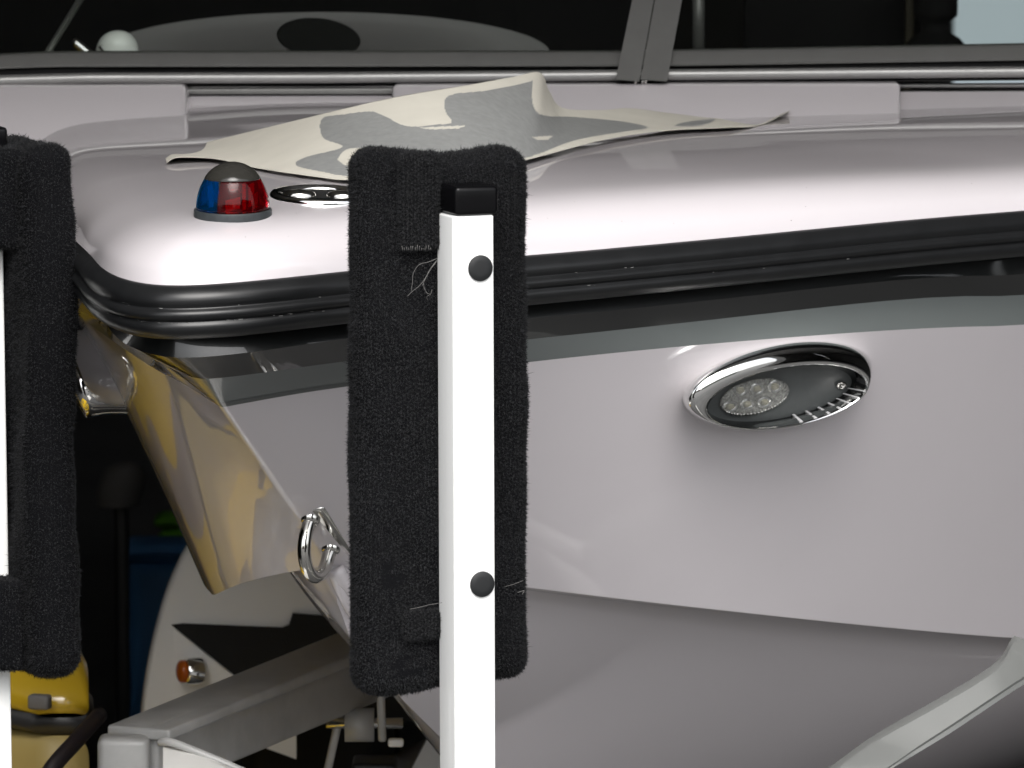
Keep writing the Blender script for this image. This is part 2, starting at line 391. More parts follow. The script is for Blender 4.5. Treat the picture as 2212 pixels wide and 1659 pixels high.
# chine shelf and bottom
def bottom_rows(low, side):
    rows = []
    for i in range(len(TAU)):
        C = low[i][-1]; K = W(aKl[i], 0, min(zKl[i], C[2] - .0005))
        fr = (.66 if side > 0 else .34) * math.exp(-TAU[i] / .45) * min(1, TAU[i] / .03); up_ = .006 * min(1, TAU[i] / .05)
        Kh = np.array([K[0], K[1], C[2]]); E = C + (Kh - C) * fr + UP * up_
        if side < 0: E[2] = max(E[2], zC[0] + .006 * min(1, TAU[i] / .03))
        r = [C, C + (E - C) * .04 - UP * .0015, C + (E - C) * .5, C + (E - C) * .97]
        for t in np.linspace(.0, 1, 14):
            p = E + (K - E) * t; p = p + np.array([0, 0, -.010 * math.sin(math.pi * t) * min(1, TAU[i] / .2)])
            r.append(p)
        rows.append(r)
    return np.array(rows)
bP, bS = bottom_rows(lP, 1), bottom_rows(lS, -1)
link('hull_bottom', grid_mesh('hull_bottom', both(bS, bP)), M['gel'], boat)
# lifting strakes beside the keel
for t0, t1, r in ((.55, .60, .009), (.80, .84, .007)):
    pts = [bP[i][4 + int(t0 * 13)] + np.array([.0, -.002, -.001]) for i in range(3, 22, 3)]
    tube('strake', crom(pts, 3), r * np.linspace(1, .15, len(crom(pts, 3))), M['gel'], boat, n=10)
# ------------------------------------------------------------------ rubber rail
def plan_normals(pts2):
    d = np.gradient(pts2, axis=0); d /= np.linalg.norm(d, axis=1)[:, None]; return np.stack([d[:, 1], -d[:, 0]], 1)
def boundary():
    tt_ = np.concatenate([np.linspace(0, .05, 400) ** 2 / .05, np.linspace(.05, 3.2, 900)[1:]]); b_ = plan(PLAN_R, tt_)
    s_ = np.concatenate([[0], np.cumsum(np.hypot(np.diff(tt_), np.diff(b_)))])
    g = np.concatenate([np.arange(0, .5, .006), np.arange(.5, s_[-1], .02)]); t = np.interp(g, s_, tt_)
    f = lambda z: np.interp(t, TAU, z)
    return t, np.interp(g, s_, b_), f(zT), f(zB)
tb, bbh, zth, zbh = boundary(); NB = len(tb)
two = lambda x, sg=1: np.concatenate([sg * x[:0:-1], x])
aa, bb, zTT, zBB, tau_b = two(tb), two(bbh, -1), two(zth), two(zbh), two(tb)
def gsm(x, k=9):
    kr = np.exp(-.5 * (np.arange(-k, k + 1) / (k / 2.2)) ** 2); kr /= kr.sum()
    xp = np.concatenate([2 * x[0] - x[k:0:-1], x, 2 * x[-1] - x[-2:-k - 2:-1]]); return np.convolve(xp, kr, mode='valid')
zTT, zBB = gsm(zTT), gsm(zBB); aa, bb = gsm(aa, 5), gsm(bb, 5)
ds_ = np.concatenate([[0], np.cumsum(np.hypot(np.diff(aa), np.diff(bb)))])
da_, db_ = np.gradient(aa, ds_), np.gradient(bb, ds_); nrm = np.stack([-db_, da_], 1); nrm /= np.linalg.norm(nrm, axis=1)[:, None]
if nrm[NB - 1, 0] > 0: nrm = -nrm
prof = [(-.028, .0), (-.006, .0)]
def lobe(v0, v1, o0, o1, bulge, n=9):
    for k in range(n + 1):
        t = k / n; prof.append((o0 + (o1 - o0) * t + bulge * math.sin(math.pi * t) ** .75, v0 + (v1 - v0) * t))
lobe(.0, .40, -.006, .003, .006); lobe(.415, .655, .003, .003, .005); lobe(.67, 1.0, .003, -.006, .006)
prof += [(-.02, 1.0), (-.034, .96)]
rows = []
for i in range(len(aa)):
    r = []
    for off, v in prof:
        a, b = aa[i] + nrm[i, 0] * off, bb[i] + nrm[i, 1] * off
        r.append(W(a, b, zTT[i] + (zBB[i] - zTT[i]) * v))
    rows.append(r)
rail_rows = np.array(rows)
rail = link('rub_rail', grid_mesh('rub_rail', rail_rows), M['rubber'], boat, label='ribbed black rubber rub rail')
# scuffs along the rail grooves
bm = bmesh.new()
for k in range(70):
    i = int(NB - 22 + 120 * rng.random() ** 1.6); j = 22 if rng.random() < .75 else 11
    p = rail_rows[i][j]; q = rail_rows[i + 1][j]; t = rng.random(); c = p + (q - p) * t
    d = q - p; d /= np.linalg.norm(d); n = np.array([nrm[i, 0] * sh + nrm[i, 1] * ch, nrm[i, 0] * ch - nrm[i, 1] * sh, 0])
    L = rng.uniform(.0004, .0022); h = rng.uniform(.0001, .0004)
    c = c + n * .0007 + UP * rng.normal(0, .0006)
    vs = [bm.verts.new(Vector(c + d * sx * L + UP * sz * h + UP * (sx * rng.normal(0, .0002)))) for sx, sz in ((-1, -1), (1, -1), (1, 1), (-1, 1))]
    bm.faces.new(vs)
sc_o = link('scuff_marks', bm_mesh('scuff_marks', bm), M['scuff'], rail, smooth=False); sc_o['kind'] = 'stuff'
# dark fill closing the joint between rail and hull, and hull and deck
jr = []
for i in range(len(aa)):
    t = tau_b[i]; H = W(a0H + t, (1 if i >= NB - 1 else -1) * np.interp(t, TAU, bH), np.interp(t, TAU, zH))
    jr.append([rail_rows[i][-1], .5 * (rail_rows[i][-1] + H) + UP * .004, H])
link('joint_strip', grid_mesh('joint_strip', jr), M['gelblack'], boat)
# ------------------------------------------------------------------ deck
bound = np.stack([aa, bb], 1)
def dist_to_edge(a, b):
    p = bound[:-1]; q = bound[1:]; d = q - p; t = np.clip(((a - p[:, 0]) * d[:, 0] + (b - p[:, 1]) * d[:, 1]) / (d ** 2).sum(1), 0, 1)
    e = p + d * t[:, None]; r = np.hypot(a - e[:, 0], b - e[:, 1]); k = int(np.argmin(r)); return r[k], zTT[k] + (zTT[k + 1] - zTT[k]) * t[k]
LIP = ([0, .004, .012, .024, .038, .055, .075, .10, .14, .20, .30, .42, .6, .85, 1.2], [0, .012, .022, .0315, .039, .0445, .0483, .051, .0540, .0578, .0625, .0640, .057, .044, .040])
def deck_z(a, b):
    d, z = dist_to_edge(a, b); zl = float(pchip(min(d, 1.19), *LIP))
    return z + zl
def aft_scale(a): t = min(1, max(0, (a - .40) / .55)); return 1 - .22 * t * t * (3 - 2 * t)
WS = np.concatenate([[0, .01, .022, .036, .052, .07, .09, .11, .135, .16, .19, .22, .26, .30], np.linspace(.35, 1, 14)])
inner = np.stack([np.maximum(aa, .0) * .96 + .10 + .3 * np.exp(-np.maximum(aa, 0) / .25), bb * 0], 1)
rows = []
for k in WS:
    r = []
    for i in range(len(aa)):
        e = bound[i] - nrm[i] * .007; p = e + (inner[i] - e) * k
        d, z = dist_to_edge(*p); zl = float(pchip(max(0, d - .007), *LIP)) * aft_scale(p[0])
        r.append(W(p[0], p[1], z + zl))
    rows.append(r)
deck_me = grid_mesh('deck', rows)
deck_bvh = BVHTree.FromPolygons([v.co.copy() for v in deck_me.vertices], [tuple(p.vertices) for p in deck_me.polygons])
bm = bmesh.new(); bm.from_mesh(deck_me)
bmesh.ops.delete(bm, geom=[f for f in bm.faces if f.calc_center_median().y > 7.62], context='FACES'); bm.to_mesh(deck_me); bm.free()
deck = link('deck', deck_me, M['gel'], boat)
def on_deck(px, py):
    o, d = ray(px, py); h, n, _, _ = deck_bvh.ray_cast(o, d)
    return (np.array(h), np.array(n if n.z > 0 else -n)) if h is not None else (P(px, py, 6.6), UP)
def deck_above(x, y):
    h, n, _, _ = deck_bvh.ray_cast(Vector((x, y, 3)), Vector((0, 0, -1))); return h.z if h is not None else 1.1

# ------------------------------------------------------------------ navigation light
c, n = on_deck(503, 462)
n = np.array(n); n = n * .55 + UP * .45; n /= np.linalg.norm(n)
fw = -AFT - n * (-AFT @ n); fw /= np.linalg.norm(fw); sd_ = np.cross(n, fw)     # fw: bow, sd_: starboard/port axis
if sd_ @ PORT < 0: sd_ = -sd_
r0 = S(0, 85, c[1])
nav = link('navigation_light', lathe_mesh('navigation_light', [(0, -.003), (r0, -.003), (r0, .0035), (r0 * .985, .0048), (r0 * .93, .0050), (0, .0050)], c, fw, sd_, n, 56), M['navbase'], boat, label='domed red and blue bow navigation light')
sharp = lambda o, a=35: auto_sharp(o, a)
sharp(nav)
r1 = r0 * .945; hh = r0 * .80
def dome(t): return r1 * (1 - .255 * t ** 2.1), .0052 + hh * t
prof_l = [dome(t) for t in np.linspace(0, 1, 14)]
prof_in = [(r * .9, h) for r, h in prof_l[::-1]]
loop = prof_l + prof_in + [prof_l[0]]
ang = R(8)
red = link('red_lens', lathe_mesh('red_lens', loop, c, fw, sd_, n, 40, 0 + .01, math.pi - .35), M['red'], nav)
blu = link('blue_lens', lathe_mesh('blue_lens', loop, c, fw, sd_, n, 40, -math.pi + .35, 0 - .01), M['blue'], nav)
link('divider', box_me := (lambda b: (box_bm(b, c + n * (hh * .5 + .005) + fw * r1 * .4, fw, sd_, n, r1 * .43, .0006, hh * .48), bm_mesh('divider', b))[1])(bmesh.new()), M['dark'], nav, smooth=False)
tt = prof_l[-1]
cr = tt[0] * 1.02; chh = r0 * .40; Rc = (cr * cr + chh * chh) / (2 * chh); pm_ = math.asin(cr / Rc)
capp = [(cr, tt[1] - .0008)] + [(Rc * math.sin(q), tt[1] + chh - Rc + Rc * math.cos(q)) for q in np.linspace(pm_, 0.0, 14)]
link('light_cap', lathe_mesh('light_cap', [(0, tt[1] - .0006)] + capp, c, fw, sd_, n, 56), M['navcap'], nav)
link('bulb', lathe_mesh('bulb', [(0, .005), (.007, .005), (.007, .016), (.010, .020), (.0105, .024), (.006, .029), (0, .030)], c, fw, sd_, n, 24), M['steel'], nav)
for a_, h0, h1, wd_ in ((-.55, .10, .95, .10), (-.95, .25, .70, .16), (-1.35, .05, .5, .08), (.9, .05, .9, .05), (1.25, .15, .85, .10), (1.5, .05, .5, .14), (.45, .05, .42, .20)):
    cc = c + n * (.0055 + hh * (h0 + h1) / 2) + (fw * math.cos(a_) + sd_ * math.sin(a_)) * r1 * .68
    box('lens_streak', cc, -fw * math.sin(a_) + sd_ * math.cos(a_) + n * .25, fw * math.cos(a_) + sd_ * math.sin(a_), n, r1 * wd_, .0005, hh * (h1 - h0) / 2, M['inner'], nav)  # white strips added inside the lens to draw its bright light streaks
link('back_shield', lathe_mesh('back_shield', [(r1 * .80, .005), (r1 * .72, .005 + hh)], c, fw, sd_, n, 30, math.pi - .8, math.pi + .8), M['dark'], nav)

# ------------------------------------------------------------------ flush chrome deck fitting behind the light
c, n = on_deck(694, 424); t1 = np.cross(n, [0, 1, 0]); t1 = t1 / np.linalg.norm(t1); t2 = np.cross(n, t1)
ra = S(0, 112, c[1])
fit = link('deck_fitting', lathe_mesh('deck_fitting', [(ra * 1.0, -.001), (ra, .0022), (ra * .96, .0040), (ra * .86, .0044), (ra * .78, .0020), (ra * .76, -.004)], c, t1, t2, n, 64), M['chrome'], boat, label='round chrome fitting let into the deck')
link('well', lathe_mesh('well', [(ra * .77, -.0005), (ra * .5, -.0008), (0, -.001)], c + n * .0016, t1, t2, n, 48), M['gelblack'], fit)
for kx in (-.38, .38):
    link('cleat_horn', lathe_mesh('cleat_horn', [(ra * .30, .0005), (ra * .29, .003), (ra * .2, .0052), (0, .006)], c + t1 * ra * kx * 1.1, t1 * 1.05, t2 * .75, n, 24), M['steel'], fit)

# ------------------------------------------------------------------ bow eye
st0 = np.array(W(a_at(660, 1118), 0, 0)); 
def stem_pt(px, py):
    a = a_at(px, py); p = P(px, py, O[1] + ch * a); return p
e1, e2 = stem_pt(661, 1074), stem_pt(714, 1151)
sdir_ = (e2 - e1) / np.linalg.norm(e2 - e1)
nb = np.cross(PORT, sdir_); nb /= np.linalg.norm(nb)
if nb @ (-AFT) < 0: nb = -nb
Ld = np.linalg.norm(e2 - e1)
bp = (e1 + e2) / 2 + PORT * .010 + nb * .014
eye = box('bow_eye', bp, sdir_, PORT, nb, Ld * .68, .018, .006, M['steel'], boat, bev=.004, seg=3, label='polished steel bow eye on the stem')
l1, l2 = e1 + sdir_ * .004 + nb * .017 + PORT * .009, e2 - sdir_ * .008 + nb * .017 + PORT * .009
arc = []
hw = np.linalg.norm(l2 - l1) / 2; mid = (l1 + l2) / 2; lg = .020
for t in np.linspace(0, 1, 6): arc.append(l1 + nb * lg * t)
for t in np.linspace(0.15, math.pi - .15, 16): arc.append(mid + nb * (lg + hw * .95 * math.sin(t)) - sdir_ * hw * math.cos(t))
for t in np.linspace(1, 0, 6): arc.append(l2 + nb * lg * t)
tube('ring', arc, .0066, M['steel'], eye, n=18)
for l in (l1, l2):
    u, v, d = frame_of(nb)
    link('collar', lathe_mesh('collar', [(.0095, -.002), (.0095, .006), (.008, .009), (.006, .0095)], l, u, v, d, 24), M['steel'], eye)

# ------------------------------------------------------------------ docking lights
bm = bmesh.new()
for k in range(60):
    px, py = rng.uniform(330, 2200), rng.uniform(300, 560); q, nn_ = on_deck(px, py); rr_ = rng.uniform(.0002, .0006)
    if q[1] > 7: continue
    u, v, d = frame_of(nn_); bm.faces.new([bm.verts.new(Vector(q + nn_ * .0004) + (u * math.cos(t) + v * math.sin(t)) * rr_) for t in (0, 1.3, 2.5, 3.9, 5.1)])
du = link('dust_specks', bm_mesh('dust_specks', bm), M['greyp'], deck, smooth=False); du['kind'] = 'stuff'
hb = BVHTree.FromPolygons([Vector(p) for p in hull_side.reshape(-1, 3)], [(i * NV + j, i * NV + j + 1, (i + 1) * NV + j + 1, (i + 1) * NV + j) for i in range(hull_side.shape[0] - 1) for j in range(NV - 1)])
o_, d_ = ray(1680, 835); hp, hn, _, _ = hb.ray_cast(o_, d_)
hp, hn = np.array(hp), np.array(hn)
if hn @ PORT < 0: hn = -hn
# mean normal over the footprint
acc = []
for dx, dy in ((-150, 25), (150, -25), (0, 50), (0, -50), (0, 0)):
    o_, d_ = ray(1680 + dx, 835 + dy); q, m_, _, _ = hb.ray_cast(o_, d_); m_ = np.array(m_); acc.append(m_ if m_ @ PORT > 0 else -m_)
hn = np.mean(acc, 0); hn /= np.linalg.norm(hn)
def onplane(px, py, off):
    o, d = ray(px, py); o = np.array(o); d = np.array(d); return o + d * (((hp + hn * off - o) @ hn) / (d @ hn))
def ell(cx, cy, A, B, ang, off, n=72, sq=1.0):
    r = []
    for t in np.linspace(0, 2 * math.pi, n, endpoint=False):
        x, y = A * math.cos(t), -B * math.sin(t); ca, sa = math.cos(R(ang)), math.sin(R(ang))
        r.append(onplane(cx + x * ca + y * sa, cy - x * sa + y * ca, off))
    return np.array(r)
def docking_light(mir):
    tf = (lambda q: q) if not mir else (lambda q: np.array([mirror(p) for p in q.reshape(-1, 3)]).reshape(q.shape) + PORT * .016 - UP * .024 - AFT * .01)
    rings = [ell(1679, 825, 208, 80, 11.7, -.012), ell(1679, 825, 208, 80, 11.7, .001), ell(1679, 826, 208, 80, 11.7, .010), ell(1681, 829, 206.5, 79, 11.6, .018), ell(1684, 835, 203, 77, 11.4, .0245), ell(1688, 842, 198, 74, 11, .029), ell(1693, 849, 191, 70, 10.6, .0325), ell(1697, 855, 184.5, 67, 10.2, .0342),
             ell(1699, 857, 181, 66, 10, .0345), ell(1699, 857, 178, 64.5, 10, .0343), ell(1699, 857, 174, 62.5, 10, .032), ell(1690, 853, 165, 56, 10.5, .018), ell(1684, 851, 158, 52, 11, .010)]
    b = link('docking_light', grid_mesh('docking_light', tf(np.array(rings)), True, flip=mir), M['chrome'], boat,
             label='oval chrome docking light on the near hull side' if not mir else 'oval chrome docking light on the far hull side')
    auto_sharp(b, 45)
    iw = [ell(1699, 857, 173, 62, 10, .0315), ell(1690, 853, 164.5, 55.7, 10.5, .0182), ell(1684, 851, 158.5, 52.3, 11, .0108)]
    link('rim_wall', grid_mesh('rim_wall', tf(np.array(iw)), True), M['rimwall'], b)
    pl = [ell(1684, 851, 159, 52.5, 11, .0105), ell(1684, 851, 80, 26, 11, .0105), ell(1684, 851, 1, 1, 11, .0105)]
    link('face_plate', grid_mesh('face_plate', tf(np.array(pl)), True), M['grey_plate'], b, smooth=False)
    le = [ell(1630, 857, 78, 37, 14, 0.0106), ell(1630, 857, 77, 36, 14, 0.0126), ell(1630, 857, 70, 32, 14, 0.0145), ell(1630, 857, 40, 18, 14, 0.0162), ell(1630, 857, 1, 1, 14, 0.0166)]
    rf = [ell(1630, 857, 74, 34, 14, 0.0112), ell(1630, 857, 30, 14, 14, 0.0110), ell(1630, 857, 1, 1, 14, 0.0110)]
    link('reflector', grid_mesh('reflector', tf(np.array(rf)), True), M['reflector'], b)
    link('led_lens', grid_mesh('led_lens', tf(np.array(le)), True), M['lens'], b)
    for cx, cy in ((1598, 842), (1634, 839), (1672, 834), (1577, 876), (1613, 870), (1650, 866)):
        q = [ell(cx, cy, 8, 6, 0, 0.0111, 12), ell(cx, cy, 7, 5, 0, 0.0126, 12), ell(cx, cy, 3, 2, 0, 0.0134, 12), ell(cx, cy, .2, .2, 0, 0.0135, 12)]
        cup = [ell(cx, cy, 17, 12, 12, .0116, 20), ell(cx, cy, 13, 9, 12, .0128, 20), ell(cx, cy, 8, 5, 12, .0112, 20)]
        link('led_cup', grid_mesh('led_cup', tf(np.array(cup)), True), M['chrome'], b)
        link('led', grid_mesh('led', tf(np.array(q)), True), M['led'], b)
    sc = [ell(1818, 833, 12, 9, 11, 0.0106, 20), ell(1818, 833, 11, 8, 11, 0.0130, 20), ell(1818, 833, 7, 5, 11, 0.0140, 20), ell(1818, 833, 5, 3.4, 11, 0.0128, 20), ell(1818, 833, .3, .3, 11, 0.0126, 20)]
    link('screw', grid_mesh('screw', tf(np.array(sc)), True), M['steel'], b)
    for t in range(-150, -28, 6):
        x, y = 76 * math.cos(R(t)), -36 * math.sin(R(t)); c2, s2 = math.cos(R(14)), math.sin(R(14)); cx, cy = 1630 + x * c2 + y * s2, 857 - x * s2 + y * c2
        q = [ell(cx, cy, 3, 4.5, 0, .0112, 8), ell(cx, cy, 1.5, 2.5, 0, .0142, 8), ell(cx, cy, .1, .1, 0, .0146, 8)]
        link('prism', grid_mesh('prism', tf(np.array(q)), True), M['chrome'], b)
    # ribs round the lower right of the rim
    for t in (-82, -71, -60, -49.5, -39, -28, -16):
        ca, sa = math.cos(R(t)), math.sin(R(t))
        def at(A, B, off, dt, cx, cy):
            x, y = A * math.cos(R(t + dt)), -B * math.sin(R(t + dt)); c2, s2 = math.cos(R(10)), math.sin(R(10)); return onplane(cx + x * c2 + y * s2, cy - x * s2 + y * c2, off)
        v = np.array([at(175, 63.5, .0325, -1.2, 1699, 857), at(175, 63.5, .0325, 1.2, 1699, 857), at(158, 52, .0112, 1.2, 1684, 851), at(158, 52, .0112, -1.2, 1684, 851),
                      at(170, 60, .0325, -1., 1698, 856), at(170, 60, .0325, 1., 1698, 856), at(153, 48, .0112, 1., 1684, 851), at(153, 48, .0112, -1., 1684, 851)])
        f = [(0, 1, 2, 3), (7, 6, 5, 4), (0, 4, 5, 1), (3, 2, 6, 7), (1, 5, 6, 2), (0, 3, 7, 4)]
        link('rib', pyd('rib', tf(v), f), M['rib'], b, smooth=False)
    return b
dl = docking_light(False); dl2 = docking_light(True)

# ------------------------------------------------------------------ windscreen and its base moulding
WD = 7.30
def strip_px(name, xs, y0f, y1f, d0, d1, m, parent, thick=.03, **k):
    """solid bar seen between two photo lines, at depth d0 (top) / d1 (bottom), thickness going back"""
    rows = []
    for x in xs:
        t, b = P(x, y0f(x), d0), P(x, y1f(x), d1); back = np.array([0, thick, 0])
        e = min(.004, .2 * np.linalg.norm(t - b)); u = (t - b) / np.linalg.norm(t - b)
        rows.append([t + back, t + np.array([0, e, 0]), t - u * e, b + u * e, b + np.array([0, e, 0]), b + back])
    rows = np.array(rows)
    me = grid_mesh(name, rows, True)
    bm = bmesh.new(); bm.from_mesh(me); bm.verts.ensure_lookup_table(); n = 6
    bm.faces.new([bm.verts[i] for i in range(n)]); q = (len(xs) - 1) * n; bm.faces.new([bm.verts[q + i] for i in range(n)])
    bmesh.ops.recalc_face_normals(bm, faces=bm.faces); bm.to_mesh(me); bm.free()
    o = link(name, me, m, parent, **k); return auto_sharp(o, 40)
ip = lambda xs, ys: (lambda x: float(np.interp(x, xs, ys)))
XS = list(np.linspace(-160, 2400, 60))
fr_t = ip([-200, 0, 120, 1300, 1480, 2212, 2400], [135, 119, 114, 113, 110, 97, 94]); fr_b = ip([-200, 0, 120, 1300, 1480, 2212, 2400], [165, 149, 145, 144, 143, 131, 128])
wsf = strip_px('windscreen_frame', XS, fr_t, fr_b, WD + .02, WD, M['frame'], boat, .03, label='grey lower frame of the windscreen')
strip_px('gasket', XS, lambda x: fr_b(x) - 3, ip([-200, 0, 300, 2212, 2400], [185, 172, 162, 160, 158]), WD + .022, WD + .02, M['gasket'], wsf, .05)
tr_c = ip([-200, 0, 200, 700, 2212, 2400], [188, 174, 169, 168, 155, 153])
tube('base_trim', [P(x, tr_c(x), WD - .004) for x in XS], .0062, M['trim'], boat, n=18, label='bright round trim along the windscreen base')
strip_px('trim_seat', XS, lambda x: tr_c(x) + 4, lambda x: tr_c(x) + 19, WD + .012, WD + .006, M['gasket'], boat, .03)
# centre post, two halves with a seam
for k, (t0, t1, b0, b1) in enumerate(((1378, 1423, 1330, 1381), (1425.5, 1484, 1383.5, 1441))):
    v = []
    for d in (0, .02):
        v += [P(t0, -60, WD + .11 + d), P(t1, -60, WD + .11 + d), P(b1, 176, WD - .035 + d), P(b0, 172, WD - .035 + d)]
    # continue the lean of the post above the frame
    f = [(0, 1, 2, 3), (7, 6, 5, 4), (0, 4, 5, 1), (1, 5, 6, 2), (2, 6, 7, 3), (3, 7, 4, 0)]
    po = link('centre_post', pyd('centre_post', v, f), M['frame'], wsf, smooth=False)
    if k == 1:
        pass
for px in (1373, 1388, 1395):
    tube('post_screw', [P(px, 174, WD - .033), P(px, 181, WD - .03)], .0012, M['steel'], wsf, n=8)
for x0, x1, nm in ((-150, 1372, 'windscreen_pane'), (1440, 2390, 'windscreen_pane')):
    g = [[P(x, fr_t(x) + 4, WD + .022), P(x, -160, WD + .20)] for x in np.linspace(x0, x1, 12)]
    g2 = [[p + np.array([0, .005, 0]) for p in r] for r in g[::-1]]
    link(nm, grid_mesh(nm, np.array(g + g2 + g[:1])), M['tint'], boat, smooth=False)
# raised moulding blocks and set back ledge
def block(x0, x1, yt, yb, d, name='base_moulding', r=.006, m=None, parent=None, th=.12, slant=.30):
    dy = (x1 - x0) * .004
    f = [P(x0, yt, d), P(x1, yt - dy, d), P(x1, yb, d - slant), P(x0, yb, d - slant)]
    v = f + [p + np.array([0, th, 0]) for p in f[:2]] + [np.array([f[2][0], f[0][1] + th, f[2][2]]), np.array([f[3][0], f[0][1] + th, f[3][2]])]
    b = bmesh.new(); vs = [b.verts.new(Vector(map(float, p))) for p in v]
    for q in ((0, 1, 2, 3), (7, 6, 5, 4), (0, 4, 5, 1), (1, 5, 6, 2), (2, 6, 7, 3), (3, 7, 4, 0)): b.faces.new([vs[k] for k in q])
    bmesh.ops.recalc_face_normals(b, faces=b.faces)
    if r > 0: bmesh.ops.bevel(b, geom=list(b.edges), offset=r, segments=4, affect='EDGES', profile=.5)
    return link(name, bm_mesh(name, b), m or M['gel'], parent or boat)
block(-320, 402, 187, 420, WD - .03, r=.007, slant=.34)
block(846, 1948, 184, 420, WD - .03, r=.007, slant=.34)
block(-300, 2500, 207, 420, WD + .012, 'moulding_ledge', .004, th=.06, slant=.36)
block(380, 870, 192, 204, WD + .0, 'vent_bar', .002, M['frame'], th=.01, slant=0); block(1940, 2420, 181, 190, WD + .02, 'vent_bar', .002, M['trim'], th=.01, slant=0)
# ------------------------------------------------------------------ interior seen through the glass
ID = 7.95
cowl = [[P(700 + 490 * math.cos(t) * k, 118 - 92 * math.sin(t) * k, ID + .25 * (1 - k * k)) for t in np.linspace(-.25, math.pi + .25, 60)] for k in np.linspace(1, .02, 12)]
dash = link('dashboard_cowl', grid_mesh('dashboard_cowl', np.array([[p - np.array([0, .5 * (1 - k), 0]) for p in r] for r, k in zip(cowl, np.linspace(1, .02, 12))])), M['cowl'], boat)
def disc(name, cx, cy, A, B, d, m, parent, tilt=0, th=.02, **k):
    rr = []
    for s_, dd in ((1, th), (1, .004), (.96, 0), (.01, 0)):
        rr.append([P(cx + A * s_ * math.cos(t) * math.cos(R(tilt)) + B * s_ * math.sin(t) * math.sin(R(tilt)), cy - (-A * s_ * math.cos(t) * math.sin(R(tilt)) + B * s_ * math.sin(t) * math.cos(R(tilt))) * 1.0, d + dd) for t in np.linspace(0, 2 * math.pi, 40, endpoint=False)])
    return link(name, grid_mesh(name, np.array(rr), True), m, parent, **k)
disc('speaker', 688, 82, 91, 43, ID - .52, M['matte'], dash, 6, .03, smooth=False)
vc = P(253, 122, ID - .35); rv = S(0, 47, ID - .35)
dome_o = link('vent_dome', lathe_mesh('vent_dome', [(rv, -.01), (rv * .98, .006)] + [(rv * .98 * math.cos(t) ** .9, .006 + rv * 1.02 * math.sin(t)) for t in np.linspace(.05, math.pi / 2, 14)], vc, (1, 0, 0), (0, 1, 0), (.05, -.25, .97), 40), M['white'], boat)
for k in range(6):
    t = R(195 + k * 11); el = R(38)
    u = np.array([math.cos(t) * math.cos(el) * .6 - .3, math.sin(t) * math.cos(el) * .8, math.sin(el)]); 
    p = P(222 + k * 6.5, 103 - k * 5.2, ID - .35); p = p + np.array([0, -rv * 1.02, 0]) * (.70 - .06 * k)
    box('slot', p, (1, 0, .9), (0, 1, .2), (-.9, 0, 1), .0012, .004, .004, M['dark'], dome_o)
# cockpit wall behind, dark upholstery
bk = [[P(x, y, 8.9 + .00012 * abs(x - 1100)) for x in np.linspace(-400, 1400, 20)] for y in (-200, 30, 240)]
link('cockpit_panel', grid_mesh('cockpit_panel', np.array(bk + [[p + np.array([0, .05, 0]) for p in r] for r in bk[::-1]])), M['matte'], boat, smooth=False)
tube('stanchion', [P(1509, -60, 7.9), P(1509, 130, 7.9)], .0075, M['frame'], boat, n=14)
tube('windscreen_side_bar', [P(50, 200, 7.5), P(185, -20, 7.6)], .004, M['frame'], boat, n=10)  # dark side bar of the windscreen frame
tube('glint_tube', crom([P(158, 88, 8.4), P(205, 124, 8.4), P(270, 156, 8.4)], 6), .006, M['chrome'], boat, n=10)  # chrome tube added in place of small bluish light glints
box('locker_edge', P(1964, 60, 8.6), (1, 0, 0), (0, 1, 0), (0, 0, 1), S(0, 9, 8.6), .02, S(0, 110, 8.6), M['brown'], boat, bev=.002)
box('locker', P(1800, 60, 8.66), (1, 0, 0), (0, 1, 0), (0, 0, 1), S(0, 195, 8.66), .03, S(0, 130, 8.66), M['matte'], boat, bev=.004)
pc = P(2020, 130, 8.5); s85 = S(0, 1, 8.5)
pyl = [(78, 0), (76, 8), (68, 30), (52, 48), (36, 58), (30, 66), (30, 82), (40, 90), (47, 96), (48, 104), (48, 190), (44, 200), (0, 202)]
link('tow_pylon', lathe_mesh('tow_pylon', [(r * s85, h * s85) for r, h in pyl], pc, (1, 0, 0), (0, 1, 0), (0, 0, 1), 40), M['matte'], boat)

# ------------------------------------------------------------------ paper sheet with grey vinyl letters on the deck
Lx = [360, 386, 470, 560, 690, 760, 950, 1136, 1300, 1430, 1560, 1640, 1705]
Ly = [351, 340, 344, 364, 383, 389, 388, 346, 303, 283, 276, 271, 240]
Ux = [352, 400, 450, 600, 840, 1010, 1110, 1166, 1186, 1215, 1300, 1360, 1450, 1560, 1640, 1705]
Uy = [321, 322, 307, 270, 213, 184, 166, 157, 196, 233, 238, 234, 245, 257, 256, 237]
NS, NT = 520, 110
def arclen(x, y, n):
    x = np.array(x, float); y = np.array(y, float); s = np.concatenate([[0], np.cumsum(np.hypot(np.diff(x), np.diff(y)))]); s /= s[-1]
    c = crom(np.stack([x, y, 0 * x], 1), 10); s2 = np.concatenate([[0], np.cumsum(np.hypot(np.diff(c[:, 0]), np.diff(c[:, 1])))]); s2 /= s2[-1]
    t = np.linspace(0, 1, n); return np.stack([np.interp(t, s2, c[:, 0]), np.interp(t, s2, c[:, 1])], 1)
lo, up = arclen(Lx, Ly, NS), arclen(Ux, Uy, NS)
pd = []
lod = np.array([on_deck(min(max(x, 400), 1640), y + 6)[0][1] for x, y in lo])
ker = np.ones(61) / 61; lod = np.convolve(np.pad(lod, 30, mode='edge'), ker, mode='valid') - .022
pts = np.zeros((NT, NS, 3)); pxs = np.zeros((NT, NS, 2))
